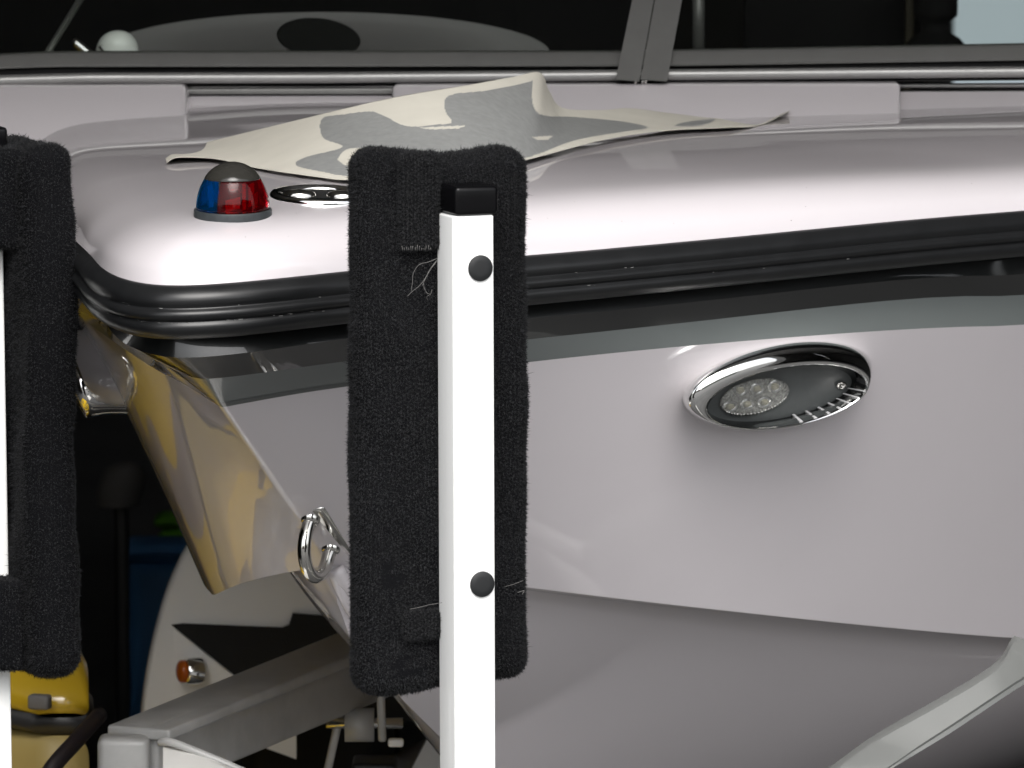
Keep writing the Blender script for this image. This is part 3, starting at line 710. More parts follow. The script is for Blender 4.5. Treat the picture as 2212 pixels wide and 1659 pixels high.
for j in range(NT):
    v = j / (NT - 1)
    for i in range(NS):
        q = lo[i] + (up[i] - lo[i]) * v
        w_ = math.sin(math.pi * v)
        d = lod[i] + .26 * v + .012 * math.sin(i * .035 + v * 2) * w_ + .01 * math.sin(i * .011 + 1)
        pts[j, i] = P(q[0], q[1], d); pxs[j, i] = q
def inpoly(p, poly):
    x, y = p; r = False; n = len(poly)
    for i in range(n):
        x1, y1 = poly[i]; x2, y2 = poly[(i + 1) % n]
        if (y1 > y) != (y2 > y) and x < (x2 - x1) * (y - y1) / (y2 - y1) + x1: r = not r
    return r
sm = lambda pl: [tuple(q[:2]) for q in crom([(x, y, 0) for x, y in pl] + [(pl[0][0], pl[0][1], 0)], 6)]
letters = [sm([(690, 272), (700, 254), (745, 247), (800, 241), (830, 250), (880, 273), (960, 268), (975, 262), (962, 240), (962, 215), (985, 203), (1060, 195), (1140, 178), (1152, 172), (1148, 205), (1165, 246),
                (1240, 253), (1340, 262), (1400, 276), (1340, 286), (1240, 304), (1130, 342), (940, 372), (760, 380), (700, 372), (640, 358), (660, 340), (740, 318), (700, 300)]),
           sm([(1455, 273), (1475, 265), (1520, 259), (1545, 258), (1530, 267), (1500, 273)])]
holes = [sm([(728, 345), (745, 325), (775, 320), (800, 330), (785, 352), (750, 358)]), [(1150, 296), (1195, 293), (1182, 303), (1160, 302)], [(905, 276), (1010, 271), (990, 278), (930, 280)]]
faces = []; mi = []
for j in range(NT - 1):
    for i in range(NS - 1):
        faces.append((j * NS + i, j * NS + i + 1, (j + 1) * NS + i + 1, (j + 1) * NS + i))
        c_ = (pxs[j, i] + pxs[j + 1, i + 1]) / 2
        mi.append(1 if any(inpoly(c_, q) for q in letters) and not any(inpoly(c_, q) for q in holes) else 0)
me = pyd('decal_sheet', pts.reshape(-1, 3), faces); me.polygons.foreach_set('material_index', mi)
ps = pts.reshape(-1, 3)
pap = link('decal_sheet', me, [M['paper'], M['vinyl']], None, origin=ps.mean(0), label='curling cream backing sheet with grey vinyl shapes lying on the bow deck', cat='paper sheet')
mo = pap.modifiers.new('t', 'SOLIDIFY'); mo.thickness = .0004; mo.offset = 0
# ------------------------------------------------------------------ guide posts with carpeted pads
def pad_mesh(c, ux, uy, hx, hy, hz, topf, botf, nx=26, nz=60, rad=.018):
    """rounded board standing up: ux across, uy thickness, topf/botf give extra height across the width"""
    c = np.asarray(c, float); ux = np.asarray(ux, float); uy = np.asarray(uy, float)
    b = bmesh.new(); box_bm(b, (0, 0, 0), (1, 0, 0), (0, 1, 0), (0, 0, 1), hx, hy, hz, rad, 5)
    bmesh.ops.recalc_face_normals(b, faces=b.faces)
    for k in range(1, 40):
        z = -hz + 2 * hz * k / 40
        bmesh.ops.bisect_plane(b, geom=b.verts[:] + b.edges[:] + b.faces[:], plane_co=(0, 0, z), plane_no=(0, 0, 1))
    for k in range(1, 14):
        x = -hx + 2 * hx * k / 14
        bmesh.ops.bisect_plane(b, geom=b.verts[:] + b.edges[:] + b.faces[:], plane_co=(x, 0, 0), plane_no=(1, 0, 0))
    for v in b.verts:
        x, y, z = v.co; s_ = x / hx
        tz = topf(s_) if z > 0 else botf(s_); z2 = z + tz * min(1, max(0, (abs(z) - hz * .55) / (hz * .45)))
        y2 = y + .0025 * math.sin(x * 55 + z * 21) + .0012 * math.sin(z * 75 + x * 40)
        x2 = x + .0005 * math.sin(z * 60 + 1) * (1 if abs(s_) > .8 else .3)
        v.co = Vector(c + ux * x2 + uy * y2 + np.array([0, 0, z2]))
    return bm_mesh('pad', b)
def pile(me, count, name, parent, down=(0, 0, -1), seed=1, ln=(.0013, .0028), wd=.00026, lean=.7):
    """short carpet fibres, one slim triangle each, as one piece of real geometry"""
    r = np.random.default_rng(seed)
    me.calc_loop_triangles(); n = len(me.loop_triangles)
    vi = np.zeros(n * 3, int); me.loop_triangles.foreach_get('vertices', vi); vi = vi.reshape(-1, 3)
    co = np.zeros(len(me.vertices) * 3); me.vertices.foreach_get('co', co); co = co.reshape(-1, 3)
    A, B, C_ = co[vi[:, 0]], co[vi[:, 1]], co[vi[:, 2]]; nn = np.cross(B - A, C_ - A); ar = np.linalg.norm(nn, axis=1); nn /= (ar[:, None] + 1e-12)
    ctr = (co.min(0) + co.max(0)) / 2; sg = np.sign((((A + B + C_) / 3 - ctr) * nn).sum(1)); nn *= sg[:, None]
    keep = nn[:, 1] < .75                      # the side turned away from view is pressed against the boat
    pr = np.where(keep, ar, ar * .05); t = r.choice(n, count, p=pr / pr.sum()); u, v = r.random(count), r.random(count); k = u + v > 1; u[k], v[k] = 1 - u[k], 1 - v[k]
    p = A[t] + (B[t] - A[t]) * u[:, None] + (C_[t] - A[t]) * v[:, None]; N = nn[t]
    # fibres sit in rows like a needle loop carpet
    d = N * (1 - lean * .5) + r.normal(0, lean * .55, (count, 3)) + np.array(down) * .25
    d /= np.linalg.norm(d, axis=1)[:, None]; L = r.uniform(*ln, count) * np.where(r.random(count) < .015, 2.2, 1)
    s = np.cross(d, r.normal(0, 1, (count, 3))); s /= np.linalg.norm(s, axis=1)[:, None]; s *= wd * r.uniform(.6, 1.4, count)[:, None]
    hx_ = np.stack([-N[:, 1], N[:, 0], 0 * N[:, 0]], 1); hl = np.linalg.norm(hx_, axis=1)[:, None]; hx_ = np.where(hl > .2, hx_ / np.maximum(hl, 1e-6), np.array([1., 0, 0]))
    PW, PL = .0034, .0042
    hc = (p * hx_).sum(1); ci = np.round(hc / PW); zj = p[:, 2] + .5 * PL * (ci % 2) + .0012 * np.sin(ci * 12.9898); rj = np.round(zj / PL)
    hs_ = np.abs(np.sin(ci * 127.1 + rj * 311.7) * 43758.5453) % 1
    pull = .55; p = p + hx_ * ((ci * PW - hc) * pull)[:, None] + np.array([0, 0, 1.]) * ((rj * PL - zj) * pull * .8)[:, None]
    L = L * (.75 + .6 * hs_)
    base = p - N * .0006; bend = r.normal(0, 1, (count, 3)) * .0006
    V = np.stack([base - s, base + s, base + d * L[:, None] * .55 + s * .8 + bend, base + d * L[:, None] + bend * 2], 1).reshape(-1, 3)
    m = bpy.data.meshes.new(name); m.vertices.add(count * 4); m.vertices.foreach_set('co', V.ravel())
    m.loops.add(count * 6); m.polygons.add(count * 2)
    b0 = np.arange(count) * 4; li = np.stack([b0, b0 + 1, b0 + 2, b0, b0 + 2, b0 + 3], 1).ravel()
    m.loops.foreach_set('vertex_index', li); m.polygons.foreach_set('loop_start', np.arange(count * 2) * 3); m.polygons.foreach_set('loop_total', np.full(count * 2, 3))
    m.update(calc_edges=True)
    at = m.attributes.new('tone', 'FLOAT', 'POINT'); base_t = r.random(count) ** 2
    # tufts: rows running up the pad
    blot = .5 + .25 * np.sin(p[:, 2] * 31 + p[:, 0] * 17) + .25 * np.sin(p[:, 2] * 13 - p[:, 0] * 41 + 2)
    tone = np.clip(base_t * .55 + .30 * hs_ + .22 * blot * (r.random(count) < .5) - .06, 0, 1)
    at.data.foreach_set('value', np.repeat(tone, 4).astype(np.float32))
    me2 = m; o = bpy.data.objects.new(name, m)
    m.transform(Matrix.Translation(-wloc(parent))); m.materials.append(M['pile']); COL.objects.link(o); o.parent = parent; o['kind'] = 'stuff'
    return o
def sq_tube_px(name, c, yaw, w2, z0, z1, m, parent, bev=.0022, lean=(0, 0)):
    ux = np.array([math.cos(yaw), math.sin(yaw), 0]); uy = np.array([-math.sin(yaw), math.cos(yaw), 0])
    up = np.array([lean[0], lean[1], 1.]); up /= np.linalg.norm(up)
    return box(name, np.array([c[0], c[1], (z0 + z1) / 2]), ux, uy, up, w2, w2, (z1 - z0) / 2, m, parent, bev=bev, seg=4), ux, uy
# --- right hand post
YR = R(22)
pdp = 5.885
pc0 = P(1014, 900, pdp); zt = P(1014, 466, pdp - .02)[2]
gp = empty('guide_post', (pc0[0], pc0[1], 0), 'white square post with black carpet pad in front of the near hull side', 'guide post', 'trailer guide posts')
LEANR = (-.004, 0)
def lean_x(z, z0, l): return l * (z - z0)
hw2 = .0200
postR, uxr, uyr = sq_tube_px('post', (pc0[0] - .0016, pc0[1]), YR, hw2, .004, zt, M['white'], gp, lean=(-.0035, 0))
def local_post(z): return np.array([pc0[0] - .0035 * (z - pc0[2]), pc0[1], z])
zc_ = zt
ctop = P(1014, 402, pdp - .02)[2]
capc = local_post((zt + ctop) / 2)
box('end_cap', capc + np.array([0, 0, .0]), uxr, uyr, UP, hw2 + .0012, hw2 + .0012, (ctop - zt) / 2, M['cap'], gp, bev=.0045, seg=4)
fn = -uyr                                         # outward front normal of the post
for py in (580, 1263):
    q = local_post(P(1038, py, pdp - .02)[2]) + fn * (hw2 + .0001)
    px0, _ = proj(q); q = q + uxr * (S(0, 1038 - px0 + (0 if py < 900 else 4), pdp) / math.cos(YR))
    link('hole_plug', lathe_mesh('hole_plug', [(.0118, -.0005), (.0118, .0004), (.0112, .0010), (.006, .0014), (0, .0015)], q, uxr, UP, fn, 40), M['plug'], gp)
padc = local_post(P(945, 921, pdp)[2]) - fn * (hw2 + .026)
px0, _ = proj(padc); padc = padc + uxr * (S(0, 946 - px0, pdp) / math.cos(YR))
pH = (P(945, 328, pdp)[2] - P(945, 1506, pdp)[2]) / 2
topf = lambda s: np.interp(s, [-1, -.75, -.4, 0, .4, .7, 1], [.004, .006, .003, -.002, .0, .003, .001])
botf = lambda s: np.interp(s, [-1, -.7, -.35, 0, .4, 1], [.002, -.002, -.001, .003, .006, .008])
pm = pad_mesh(padc, uxr, uyr, .0830, .023, pH - .003, topf, botf)
PILE_N = 300000
padR = link('pad', pm.copy(), M['carpet'], gp)
pile(pm, PILE_N, 'carpet_pile', padR, seed=3)
# overlapping carpet ends beside the post: upper flap and lower flap
def flap(px0, py0, px1, py1, depth, name, parent, seed, cnt, tk=.007):
    a = P(px0, py0, depth); b = P(px1, py1, depth); c = (a + b) / 2; hx = abs(b[0] - a[0]) / 2 / math.cos(YR); hz = abs(a[2] - b[2]) / 2
    bm = bmesh.new(); box_bm(bm, c, uxr, uyr, UP, hx, tk, hz, min(tk * .9, hx * .5), 4); m = bm_mesh(name, bm)
    o = link(name, m.copy(), M['carpet'], parent); pile(m, cnt, 'carpet_pile', o, seed=seed)
    return o
dF = padc[1] - .023 * math.cos(YR)
f1 = flap(862, 330, 950, 538, dF - .012, 'carpet_flap', padR, 5, 26000)
f2 = flap(868, 1318, 957, 1380, dF - .009, 'carpet_flap', padR, 6, 9000)
f3 = flap(1083, 350, 1108, 545, dF + .030, 'carpet_flap', padR, 8, 6000)
# loose pale threads
def thread(pts, d, r, parent): tube('thread', crom([P(x, y, d) for x, y in pts], 6), r, M['thread'], parent, n=5)
dt = dF - .034
thread([(945, 558), (925, 566), (905, 572), (893, 590), (891, 610), (888, 628)], dt, .00022, padR)
thread([(944, 562), (930, 580), (918, 602), (905, 618), (890, 630), (880, 640)], dt, .00025, padR)
thread([(942, 566), (925, 590), (915, 612), (920, 630), (930, 635), (933, 625)], dt, .0002, padR)
thread([(938, 570), (922, 596), (912, 618)], dt, .0002, padR)
for k in range(14):
    x = 868 + k * 4.8; thread([(x, 538 - rng.uniform(2, 10)), (x + rng.normal(0, 1.5), 541)], dt + .004, .0002, padR)
thread([(955, 1302), (930, 1306), (905, 1312), (885, 1316)], dt + .004, .00022, padR)
thread([(1088, 1268), (1110, 1262), (1130, 1254)], dF + .02, .00022, padR); thread([(1118, 1280), (1132, 1276), (1128, 1284)], dF + .02, .0003, padR)
for k in range(30):
    x0, y0 = rng.uniform(770, 940), rng.uniform(380, 1470); a = rng.uniform(0, 6.28); l = rng.uniform(5, 16)
    thread([(x0, y0), (x0 + l * math.cos(a), y0 + l * math.sin(a)), (x0 + l * 1.6 * math.cos(a + .7), y0 + l * 1.6 * math.sin(a + .7))], dF - .008 + .0015 * (x0 - 850) / 100, .00012, padR)
# --- left hand post
YL = R(110)       # board stands edge on: across axis runs away from the camera
uxl = np.array([math.cos(YL), math.sin(YL), 0]); uyl = np.array([math.cos(YL + math.pi / 2), math.sin(YL + math.pi / 2), 0])
pdl = 6.22
edge = P(120, 900, pdl)
padlc = edge + uxl * .082
gp2 = empty('guide_post', (padlc[0] - .045, padlc[1], 0), 'white square post with black carpet pad at the left edge, beyond the bow', 'guide post', 'trailer guide posts')
pHl = (P(110, 312, pdl)[2] - P(110, 1478, pdl)[2]) / 2
plz = (P(110, 312, pdl)[2] + P(110, 1478, pdl)[2]) / 2
pml = pad_mesh([padlc[0], padlc[1], plz], uxl, uyl, .0815, .0245, pHl - .003, lambda s: np.interp(s, [-1, 0, 1], [.002, -.002, .0]), lambda s: np.interp(s, [-1, -.5, 1], [.004, -.002, .002]))
padL = link('pad', pml.copy(), M['carpet'], gp2)
pile(pml, 170000, 'carpet_pile', padL, seed=11)
plx = P(16, 900, padlc[1])[0]
pcl = np.array([plx - .0215, padlc[1] - .005, 0])
sq_tube_px('post', pcl, R(15), hw2, .004, P(0, 340, pdl)[2], M['white'], gp2, lean=(-.0075, 0))
box('end_cap', np.array([pcl[0] - .001, pcl[1], P(0, 340, pdl)[2] + .012]), uxl, uyl, UP, hw2 + .0012, hw2 + .0012, .012, M['cap'], gp2, bev=.004, seg=4)
def flapL(px0, py0, px1, py1, depth, seed, cnt):
    a = P(px0, py0, depth); b = P(px1, py1, depth); c = (a + b) / 2
    bm = bmesh.new(); box_bm(bm, c, (1, 0, 0), (0, 1, 0), UP, abs(b[0] - a[0]) / 2, .03, abs(a[2] - b[2]) / 2, .007, 4); m = bm_mesh('carpet_flap', bm)
    o = link('carpet_flap', m.copy(), M['carpet'], padL); pile(m, cnt, 'carpet_pile', o, seed=seed)
flapL(-60, 318, 58, 532, pdl + .052, 21, 22000)
flapL(-60, 1246, 58, 1440, pdl + .052, 22, 18000)

# ------------------------------------------------------------------ trailer
tr = empty('boat_trailer', (W(1.9, 0, 0)[0], W(1.9, 0, 0)[1], 0), 'grey framed boat trailer with white fender under the bow', 'trailer')
def beam(name, p0, p1, hw, hz, m, parent, up=(0, 0, 1), bev=.006, **k):
    p0, p1 = np.asarray(p0, float), np.asarray(p1, float); d = p1 - p0; u = np.cross(d, up); return box(name, (p0 + p1) / 2, d, u, np.cross(u, d), np.linalg.norm(d) / 2, hw, hz, m, parent, bev=bev, seg=3, **k)
# tongue arm: channel rising to the right below the bow
A0, A1 = P(300, 1640, 6.62), P(860, 1412, 7.2)
beam('frame_arm', A0, A1, .022, S(0, 74, 6.9), M['trailer'], tr)
beam('frame_flange', A0 + np.array([0, -.012, S(0, 62, 6.6)]), A1 + np.array([0, -.012, S(0, 62, 7.2)]), .036, .006, M['trailer'], tr, bev=.003)
beam('frame_post', P(268, 1588, 6.60), P(268, 2300, 6.60), S(0, 57, 6.6), S(0, 40, 6.6), M['trailer'], tr, up=(0, 1, 0), bev=.008)
tube('frame_rim', crom([P(346, 1604, 6.50), P(372, 1604, 6.49), P(440, 1630, 6.48), P(520, 1664, 6.47), P(640, 1720, 6.45)], 6), S(0, 9, 6.5), M['trailer'], tr, n=14)
fp = [(352, 1612), (376, 1612), (440, 1638), (520, 1672), (640, 1728), (640, 1900), (352, 1900)]
bm = bmesh.new(); v0 = [bm.verts.new(Vector(P(x, y, 6.50 - .0012 * (y - 1612)))) for x, y in fp]; v1 = [bm.verts.new(v.co + Vector((0, .012, 0))) for v in v0]
bm.faces.new(v0); bm.faces.new(v1[::-1])
for k in range(len(fp)): bm.faces.new([v0[k], v0[(k + 1) % len(fp)], v1[(k + 1) % len(fp)], v1[k]])
link('front_panel', bm_mesh('front_panel', bm), M['fender'], tr, smooth=False)
for q in (.22, .34):
    bpos = A0 + (A1 - A0) * q + np.array([-.006, -.03, -.02]); u_, v_, d_ = frame_of((.35, -1, 0)); link('bolt', lathe_mesh('bolt', [(.009, -.004), (.009, .003), (.0055, .004), (.0055, .009), (0, .0095)], bpos, u_, v_, d_, 6), M['steel'], tr, smooth=False)
# fender
FD = 7.55
fl = [(300, 1600), (305, 1520), (318, 1430), (338, 1340), (362, 1262), (392, 1195), (430, 1140), (480, 1100), (560, 1070), (660, 1060), (780, 1075), (900, 1120)]
flc = crom([(x, y, 0) for x, y in fl], 6)
rows = []
for k, (off, dd) in enumerate(((0, .30), (0, .03), (2.5, .012), (7, .003), (14, 0), (60, -.004), (140, -.006), (260, -.004), (420, 0))):
    r = []
    for x, y, _ in flc:
        v = np.array([760 - x, 1500 - y]); v = v / np.linalg.norm(v); f_ = min(off, .98 * np.linalg.norm([760 - x, 1500 - y])); r.append(P(x + v[0] * f_, y + v[1] * f_, FD + dd))
    rows.append(r)
fen = link('fender', grid_mesh('fender', np.array(rows)), M['fender'], tr, label='white rounded trailer fender')
def plate(name, pl, d, m, parent, th=.003, smooth=False):
    n = len(pl); v = [P(x, y, d) for x, y in pl] + [P(x, y, d) + np.array([0, th, 0]) for x, y in pl]
    f = [tuple(range(n)), tuple(range(2 * n - 1, n - 1, -1))] + [(i, (i + 1) % n, n + (i + 1) % n, n + i) for i in range(n)]
    bm = bmesh.new(); me = pyd(name, v, f); bm.from_mesh(me); bmesh.ops.recalc_face_normals(bm, faces=bm.faces); bm.to_mesh(me); bm.free()
    return link(name, me, m, parent, smooth=smooth)
plate('grip_patch', [(370, 1350), (395, 1347), (610, 1356), (624, 1350), (632, 1325), (700, 1330), (900, 1330), (900, 1560), (640, 1520), (505, 1458)], FD - .012, M['tread'], fen)
plate('fender_step', [(374, 1356), (505, 1460), (640, 1522), (640, 1640), (420, 1560), (378, 1440)], FD - .011, M['fender'], fen)
# amber marker lamp
lc = P(402, 1450, FD - .025); rl = S(0, 27, FD); lax = np.array([-.93, -.36, .05]); lax /= np.linalg.norm(lax); lu, lv, _ = frame_of(lax)
am = link('marker_lamp', lathe_mesh('marker_lamp', [(0, -.018), (rl * 1.1, -.018), (rl * 1.15, -.014), (rl * 1.12, .0), (rl * 1.0, .002), (rl * .9, .002), (0, .002)], lc, lu, lv, lax, 32), M['chrome'], fen); auto_sharp(am, 40)
link('amber_lens', lathe_mesh('amber_lens', [(rl * .95, .0015), (rl * .93, .006)] + [(rl * .93 * math.cos(t), .006 + rl * .38 * math.sin(t)) for t in np.linspace(.15, math.pi / 2, 8)], lc, lu, lv, lax, 28), M['amber'], am)
# wheel behind the fender
wc = P(700, 1640, FD + .42); wc[2] = .30
link('tyre', lathe_mesh('tyre', [(.16, -.09), (.27, -.09), (.30, -.06), (.30, .06), (.27, .09), (.16, .09), (.16, -.09)], wc, (0, 1, 0), (0, 0, 1), (1, 0, 0), 40), M['tyre'], tr)
# winch gear below the bow
tube('winch_drum', [P(745, 1566, 7.05), P(808, 1566, 7.05)], S(0, 37, 7.05), M['trailer'], tr, n=24)
tube('winch_axle', [P(705, 1562, 7.05), P(870, 1562, 7.05)], S(0, 12, 7.05), M['steel'], tr, n=14)
beam('winch_bracket', P(822, 1490, 7.0), P(826, 1602, 7.0), S(0, 9, 7), S(0, 9, 7), M['trailer'], tr, up=(0, 1, 0), bev=.003)
beam('winch_bracket', P(735, 1540, 7.06), P(700, 1700, 7.06), S(0, 9, 7), S(0, 16, 7), M['trailer'], tr, up=(0, 1, 0), bev=.003)
beam('winch_handle', P(838, 1604, 6.95), P(872, 1604, 6.95), .006, S(0, 9, 7), M['fender'], tr, bev=.003)
beam('winch_stand', P(810, 1640, 7.15), P(800, 2600, 7.15), S(0, 50, 7), .03, M['dark'], tr, up=(0, 1, 0), bev=.004)
plate('side_panel', [(925, 1592), (1010, 1560), (1100, 1700), (1100, 1900), (820, 1900), (880, 1680)], 7.5, M['fender'], tr, th=.02)
# bunk support strut at lower right
se = [((1640, 1782), (1790, 1742)), ((1808, 1659), (1920, 1659)), ((1900, 1594), (1975, 1622)), ((2027, 1522), (2060, 1567)), ((2129, 1461), (2150, 1507)), ((2168, 1428), (2200, 1474)), ((2184, 1400), (2245, 1448)), ((2196, 1383), (2300, 1425))]
ue = crom([(*a, 0) for a, b in se], 6); le_ = crom([(*b, 0) for a, b in se], 6); rows = []
for i, (a, b) in enumerate(zip(ue, le_)):
    d = 6.36 + .16 * i / len(ue); A, B = P(a[0], a[1], d), P(b[0], b[1], d - .012)
    u = (B - A) / np.linalg.norm(B - A)
    rows.append([A + np.array([0, .03, 0]), A + np.array([0, .004, 0]), A + u * .002, B - u * .002, B + np.array([0, .003, -.001]), B + u * .006 + np.array([0, .006, 0]), B + u * .006 + np.array([0, .03, 0])])
so = link('bunk_strut', grid_mesh('bunk_strut', np.array(rows), True), M['strut'], tr, label='pale flat diagonal strut under the near hull side'); auto_sharp(so, 30)
beam('main_rail', W(.2, .42, .30), W(3.2, .62, .30), .03, .05, M['trailer'], tr); beam('main_rail', W(.9, -.42, .30), W(3.2, -.62, .30), .03, .05, M['trailer'], tr)
tube('strut_foot', [P(1740, 1760, 6.40), W(.45, .44, .31)], .02, M['trailer'], tr, n=12)

# ------------------------------------------------------------------ yellow watercraft stored at the left
yc = np.array([-1.15, 7.9, 0])
yw = empty('jet_ski', yc, 'yellow and tan jet ski in the dark behind the left post', 'jet ski')
def loft_sections(name, secs, m, parent):
    me = grid_mesh(name, np.array(secs), True)
    bm = bmesh.new(); bm.from_mesh(me); bm.verts.ensure_lookup_table(); n = len(secs[0])
    bm.faces.new([bm.verts[i] for i in range(n)]); q = (len(secs) - 1) * n; bm.faces.new([bm.verts[q + i] for i in range(n)])
    bmesh.ops.recalc_face_normals(bm, faces=bm.faces); bm.to_mesh(me); bm.free(); return link(name, me, m, parent)
def sec(y, hwid, z0, z1, xc, p=3.0, n=28):
    r = []
    for t in np.linspace(0, 2 * math.pi, n, endpoint=False):
        c_, s_ = math.cos(t), math.sin(t); r.append([xc + hwid * math.copysign(abs(c_) ** (2 / p), c_), y, (z0 + z1) / 2 + (z1 - z0) / 2 * math.copysign(abs(s_) ** (2 / p), s_)])
    return r
JX = [(7.00, -.49), (7.15, -.58), (7.4, -.74), (7.9, -.97), (8.8, -1.10), (9.8, -1.18)]
def jsec(k, hw_, z0, z1, p=3.0): return sec(JX[k][0], hw_, z0, z1, JX[k][1], p)
loft_sections('lower_hull', [jsec(0, .03, .44, .505), jsec(1, .11, .30, .51), jsec(2, .20, .22, .52), jsec(3, .38, .18, .53), jsec(4, .46, .16, .53), jsec(5, .46, .16, .53)], M['tan'], yw)
loft_sections('upper_hull', [jsec(0, .03, .525, .55), jsec(1, .11, .53, .575), jsec(2, .20, .54, .66), jsec(3, .34, .55, .93), jsec(4, .42, .55, .86), jsec(5, .40, .55, .70)], M['graphic'], yw)
loft_sections('bumper', [jsec(0, .036, .506, .530), jsec(1, .115, .506, .533), jsec(2, .206, .51, .545), jsec(3, .35, .515, .56), jsec(4, .48, .52, .56), jsec(5, .47, .52, .56)], M['dark'], yw)
box('vent_cover', P(86, 1516, 6.98), (1, -.3, 0), (.3, 1, 0), UP, .012, .008, .008, M['greyp'], yw, bev=.003)
loft_sections('seat', [sec(8.3, .14, .86, 1.0, -1.0), sec(8.6, .17, .84, 1.06, -1.03), sec(9.4, .18, .70, 1.0, -1.1), sec(9.6, .15, .68, .92, -1.12)], M['dark'], yw)
box('cradle', (-1.0, 8.5, .085), (1, 0, 0), (0, 1, 0), UP, .26, 1.0, .080, M['tan'], yw, bev=.01)
tube('handlebar', crom([(-1.25, 8.05, 1.14), (-1.05, 7.95, 1.18), (-.93, 7.92, 1.0), (-.80, 7.95, 1.18), (-.62, 8.05, 1.14)], 6), .014, M['dark'], yw, n=10)

wb_ = empty('reflection_board', (-.80, 7.0, .004), 'yellow board with grey marks, added unseen on the floor to colour the far bow side', 'board')  # unseen board, added to bring yellow into the bow reflection
bm = bmesh.new(); o2 = []
for t in np.linspace(0, 2 * math.pi, 48, endpoint=False):
    cx_, sx_ = math.cos(t), math.sin(t); o2.append((-.80 + .34 * math.copysign(abs(cx_) ** .75, cx_), 7.0 + .55 * math.copysign(abs(sx_) ** .75, sx_)))
for z in (.02, .045): [bm.verts.new((x, y, z)) for x, y in o2]
bm.verts.ensure_lookup_table(); bm.faces.new([bm.verts[48 + k] for k in range(48)]); bm.faces.new([bm.verts[k] for k in range(48)][::-1])
for k in range(48): bm.faces.new([bm.verts[k], bm.verts[(k + 1) % 48], bm.verts[48 + (k + 1) % 48], bm.verts[48 + k]])
M['board'] = mat('bright_yellow_board', (.78, .52, .03), .35, noise=.05, nscale=6)
bd_ = link('deck_board', bm_mesh('deck_board', bm), M['board'], wb_, smooth=False)
for x, y, hx_, hy_, a_ in ((-.62, 6.85, .11, .025, .5), (-.66, 7.02, .12, .03, .2), (-.70, 7.2, .09, .04, -.3), (-.98, 6.9, .05, .2, .1), (-.55, 6.68, .05, .06, .3)):
    box('grey_mark', (x, y, .049), (math.cos(a_), math.sin(a_), 0), (-math.sin(a_), math.cos(a_), 0), UP, hx_, hy_, .0035, M['greyp'], wb_, bev=.002)  # grey shapes added to break up the board's reflection
for y in (6.62, 7.38): box('foot', (-.80, y, .012), (1, 0, 0), (0, 1, 0), UP, .2, .03, .0078, M['dark'], wb_)
# ------------------------------------------------------------------ things in the dark at the back of the shed
def crate(name, px, py, wpx, hpx, d, m, label, cat, sh_=2.6, dep=.25):
    c = P(px, py, d); o = empty(name, (c[0], c[1] + dep, 0), label, cat)
    return o, c
def stand_box(name, px0, py0, px1, d, m, label, cat, lid=None):
    a = P(px0, py0, d); b = P(px1, py0, d); wd_ = (b[0] - a[0]) / 2; h = a[2]
    o = empty(name, ((a[0] + b[0]) / 2, d + wd_, 0), label, cat)
    box('body', ((a[0] + b[0]) / 2, d + wd_, h * .46 + .004), (1, 0, 0), (0, 1, 0), UP, wd_, wd_, h * .46, m, o, bev=.03, seg=4)
    box('lid', ((a[0] + b[0]) / 2, d + wd_, h * .96), (1, 0, 0), (0, 1, 0), UP, wd_ * 1.05, wd_ * 1.05, h * .04, lid or m, o, bev=.015, seg=3)
    return o
stand_box('storage_bin', 262, 1178, 420, 9.5, M['bluep'], 'blue storage bin in the dark just left of the white fender', 'bin')
stand_box('storage_bin', 335, 1118, 450, 10.4, M['green'], 'green storage bin in the dark behind the blue one', 'bin')
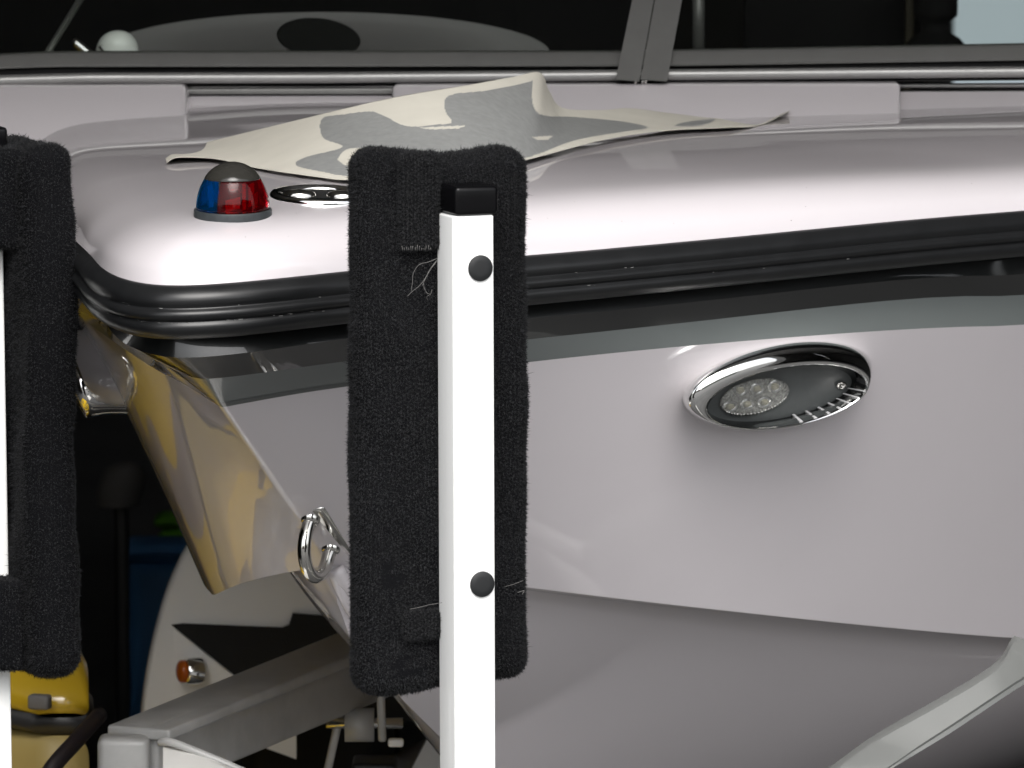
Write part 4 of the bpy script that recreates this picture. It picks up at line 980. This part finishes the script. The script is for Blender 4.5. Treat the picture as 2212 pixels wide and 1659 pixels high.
def lump(name, px, py, r, d, m, label, cat):
    c = P(px, py, d); rr = S(0, r, d); o = empty(name, (c[0], c[1], 0), label, cat)
    me = lathe_mesh(name, [(rr * .9, -rr * .8), (rr, 0), (rr * .95, rr * .4), (rr * .75, rr * .8), (rr * .3, rr * 1.02), (0, rr * 1.05)], c, (1, 0, 0), (0, 1, 0), (0.2, 0, 1), 28); link('cover', me, m, o)
    beam('stand', c - UP * rr * .8, np.array([c[0], c[1], .005]), rr * .3, rr * .3, M['dark'], o, up=(0, 1, 0))
lump('engine_cover', 262, 1050, 52, 9.2, M['greyp'], 'grey covered engine standing in the dark beside the bow', 'engine')
tarp = tube('rolled_tarp', crom([P(40, 1790, 6.85), P(105, 1670, 6.85), P(165, 1600, 6.9), P(215, 1545, 7.0)], 6), .009, M['maroon'], None, n=14, origin=P(150, 1640, 7.0))
tarp['label'] = 'dark maroon rolled tarp leaning between the jet ski and the trailer'; tarp['category'] = 'tarp'

# ------------------------------------------------------------------ unseen building and hedge added behind the camera for chrome and gelcoat reflections
yard = empty('building', (-3, -22, 0), 'low brown building across the yard, added only for its reflections', 'building')
M['brick'] = mat('brown_brick', (.13, .085, .06), .9, noise=.2, nscale=3)
slab('wall', -16, 2, -26, -22, 0, 4.2, M['brick'], yard); slab('roof', -16.4, 2.4, -26.4, -21.6, 4.2, 4.5, M['roof'], yard); slab('door', -7, -3.5, -22.06, -21.99, 0, 3.0, M['dark'], yard)
def hedge_mesh(x0, x1, y, h, seed):
    r = np.random.default_rng(seed); v = []; f = []
    for k in range(5000):
        c = np.array([r.uniform(x0, x1), y + r.normal(0, .5), h * r.random() ** .8 * (1 + .15 * math.sin(r.uniform(0, 6)))]); a = r.normal(0, 1, 3); a /= np.linalg.norm(a); b = np.cross(a, r.normal(0, 1, 3)); b /= np.linalg.norm(b)
        i = len(v); v += [c + a * .22, c + b * .16, c - a * .22, c - b * .16]; f.append((i, i + 1, i + 2, i + 3))
    return pyd('hedge', v, f)
hd = link('hedge', hedge_mesh(2.6, 26, -13, 3.4, 4), M['hedge'], None, smooth=False, origin=(14, -13, 0)); hd['label'] = 'tall green hedge along the far side of the yard, added only to shape light and reflections'; hd['category'] = 'hedge'
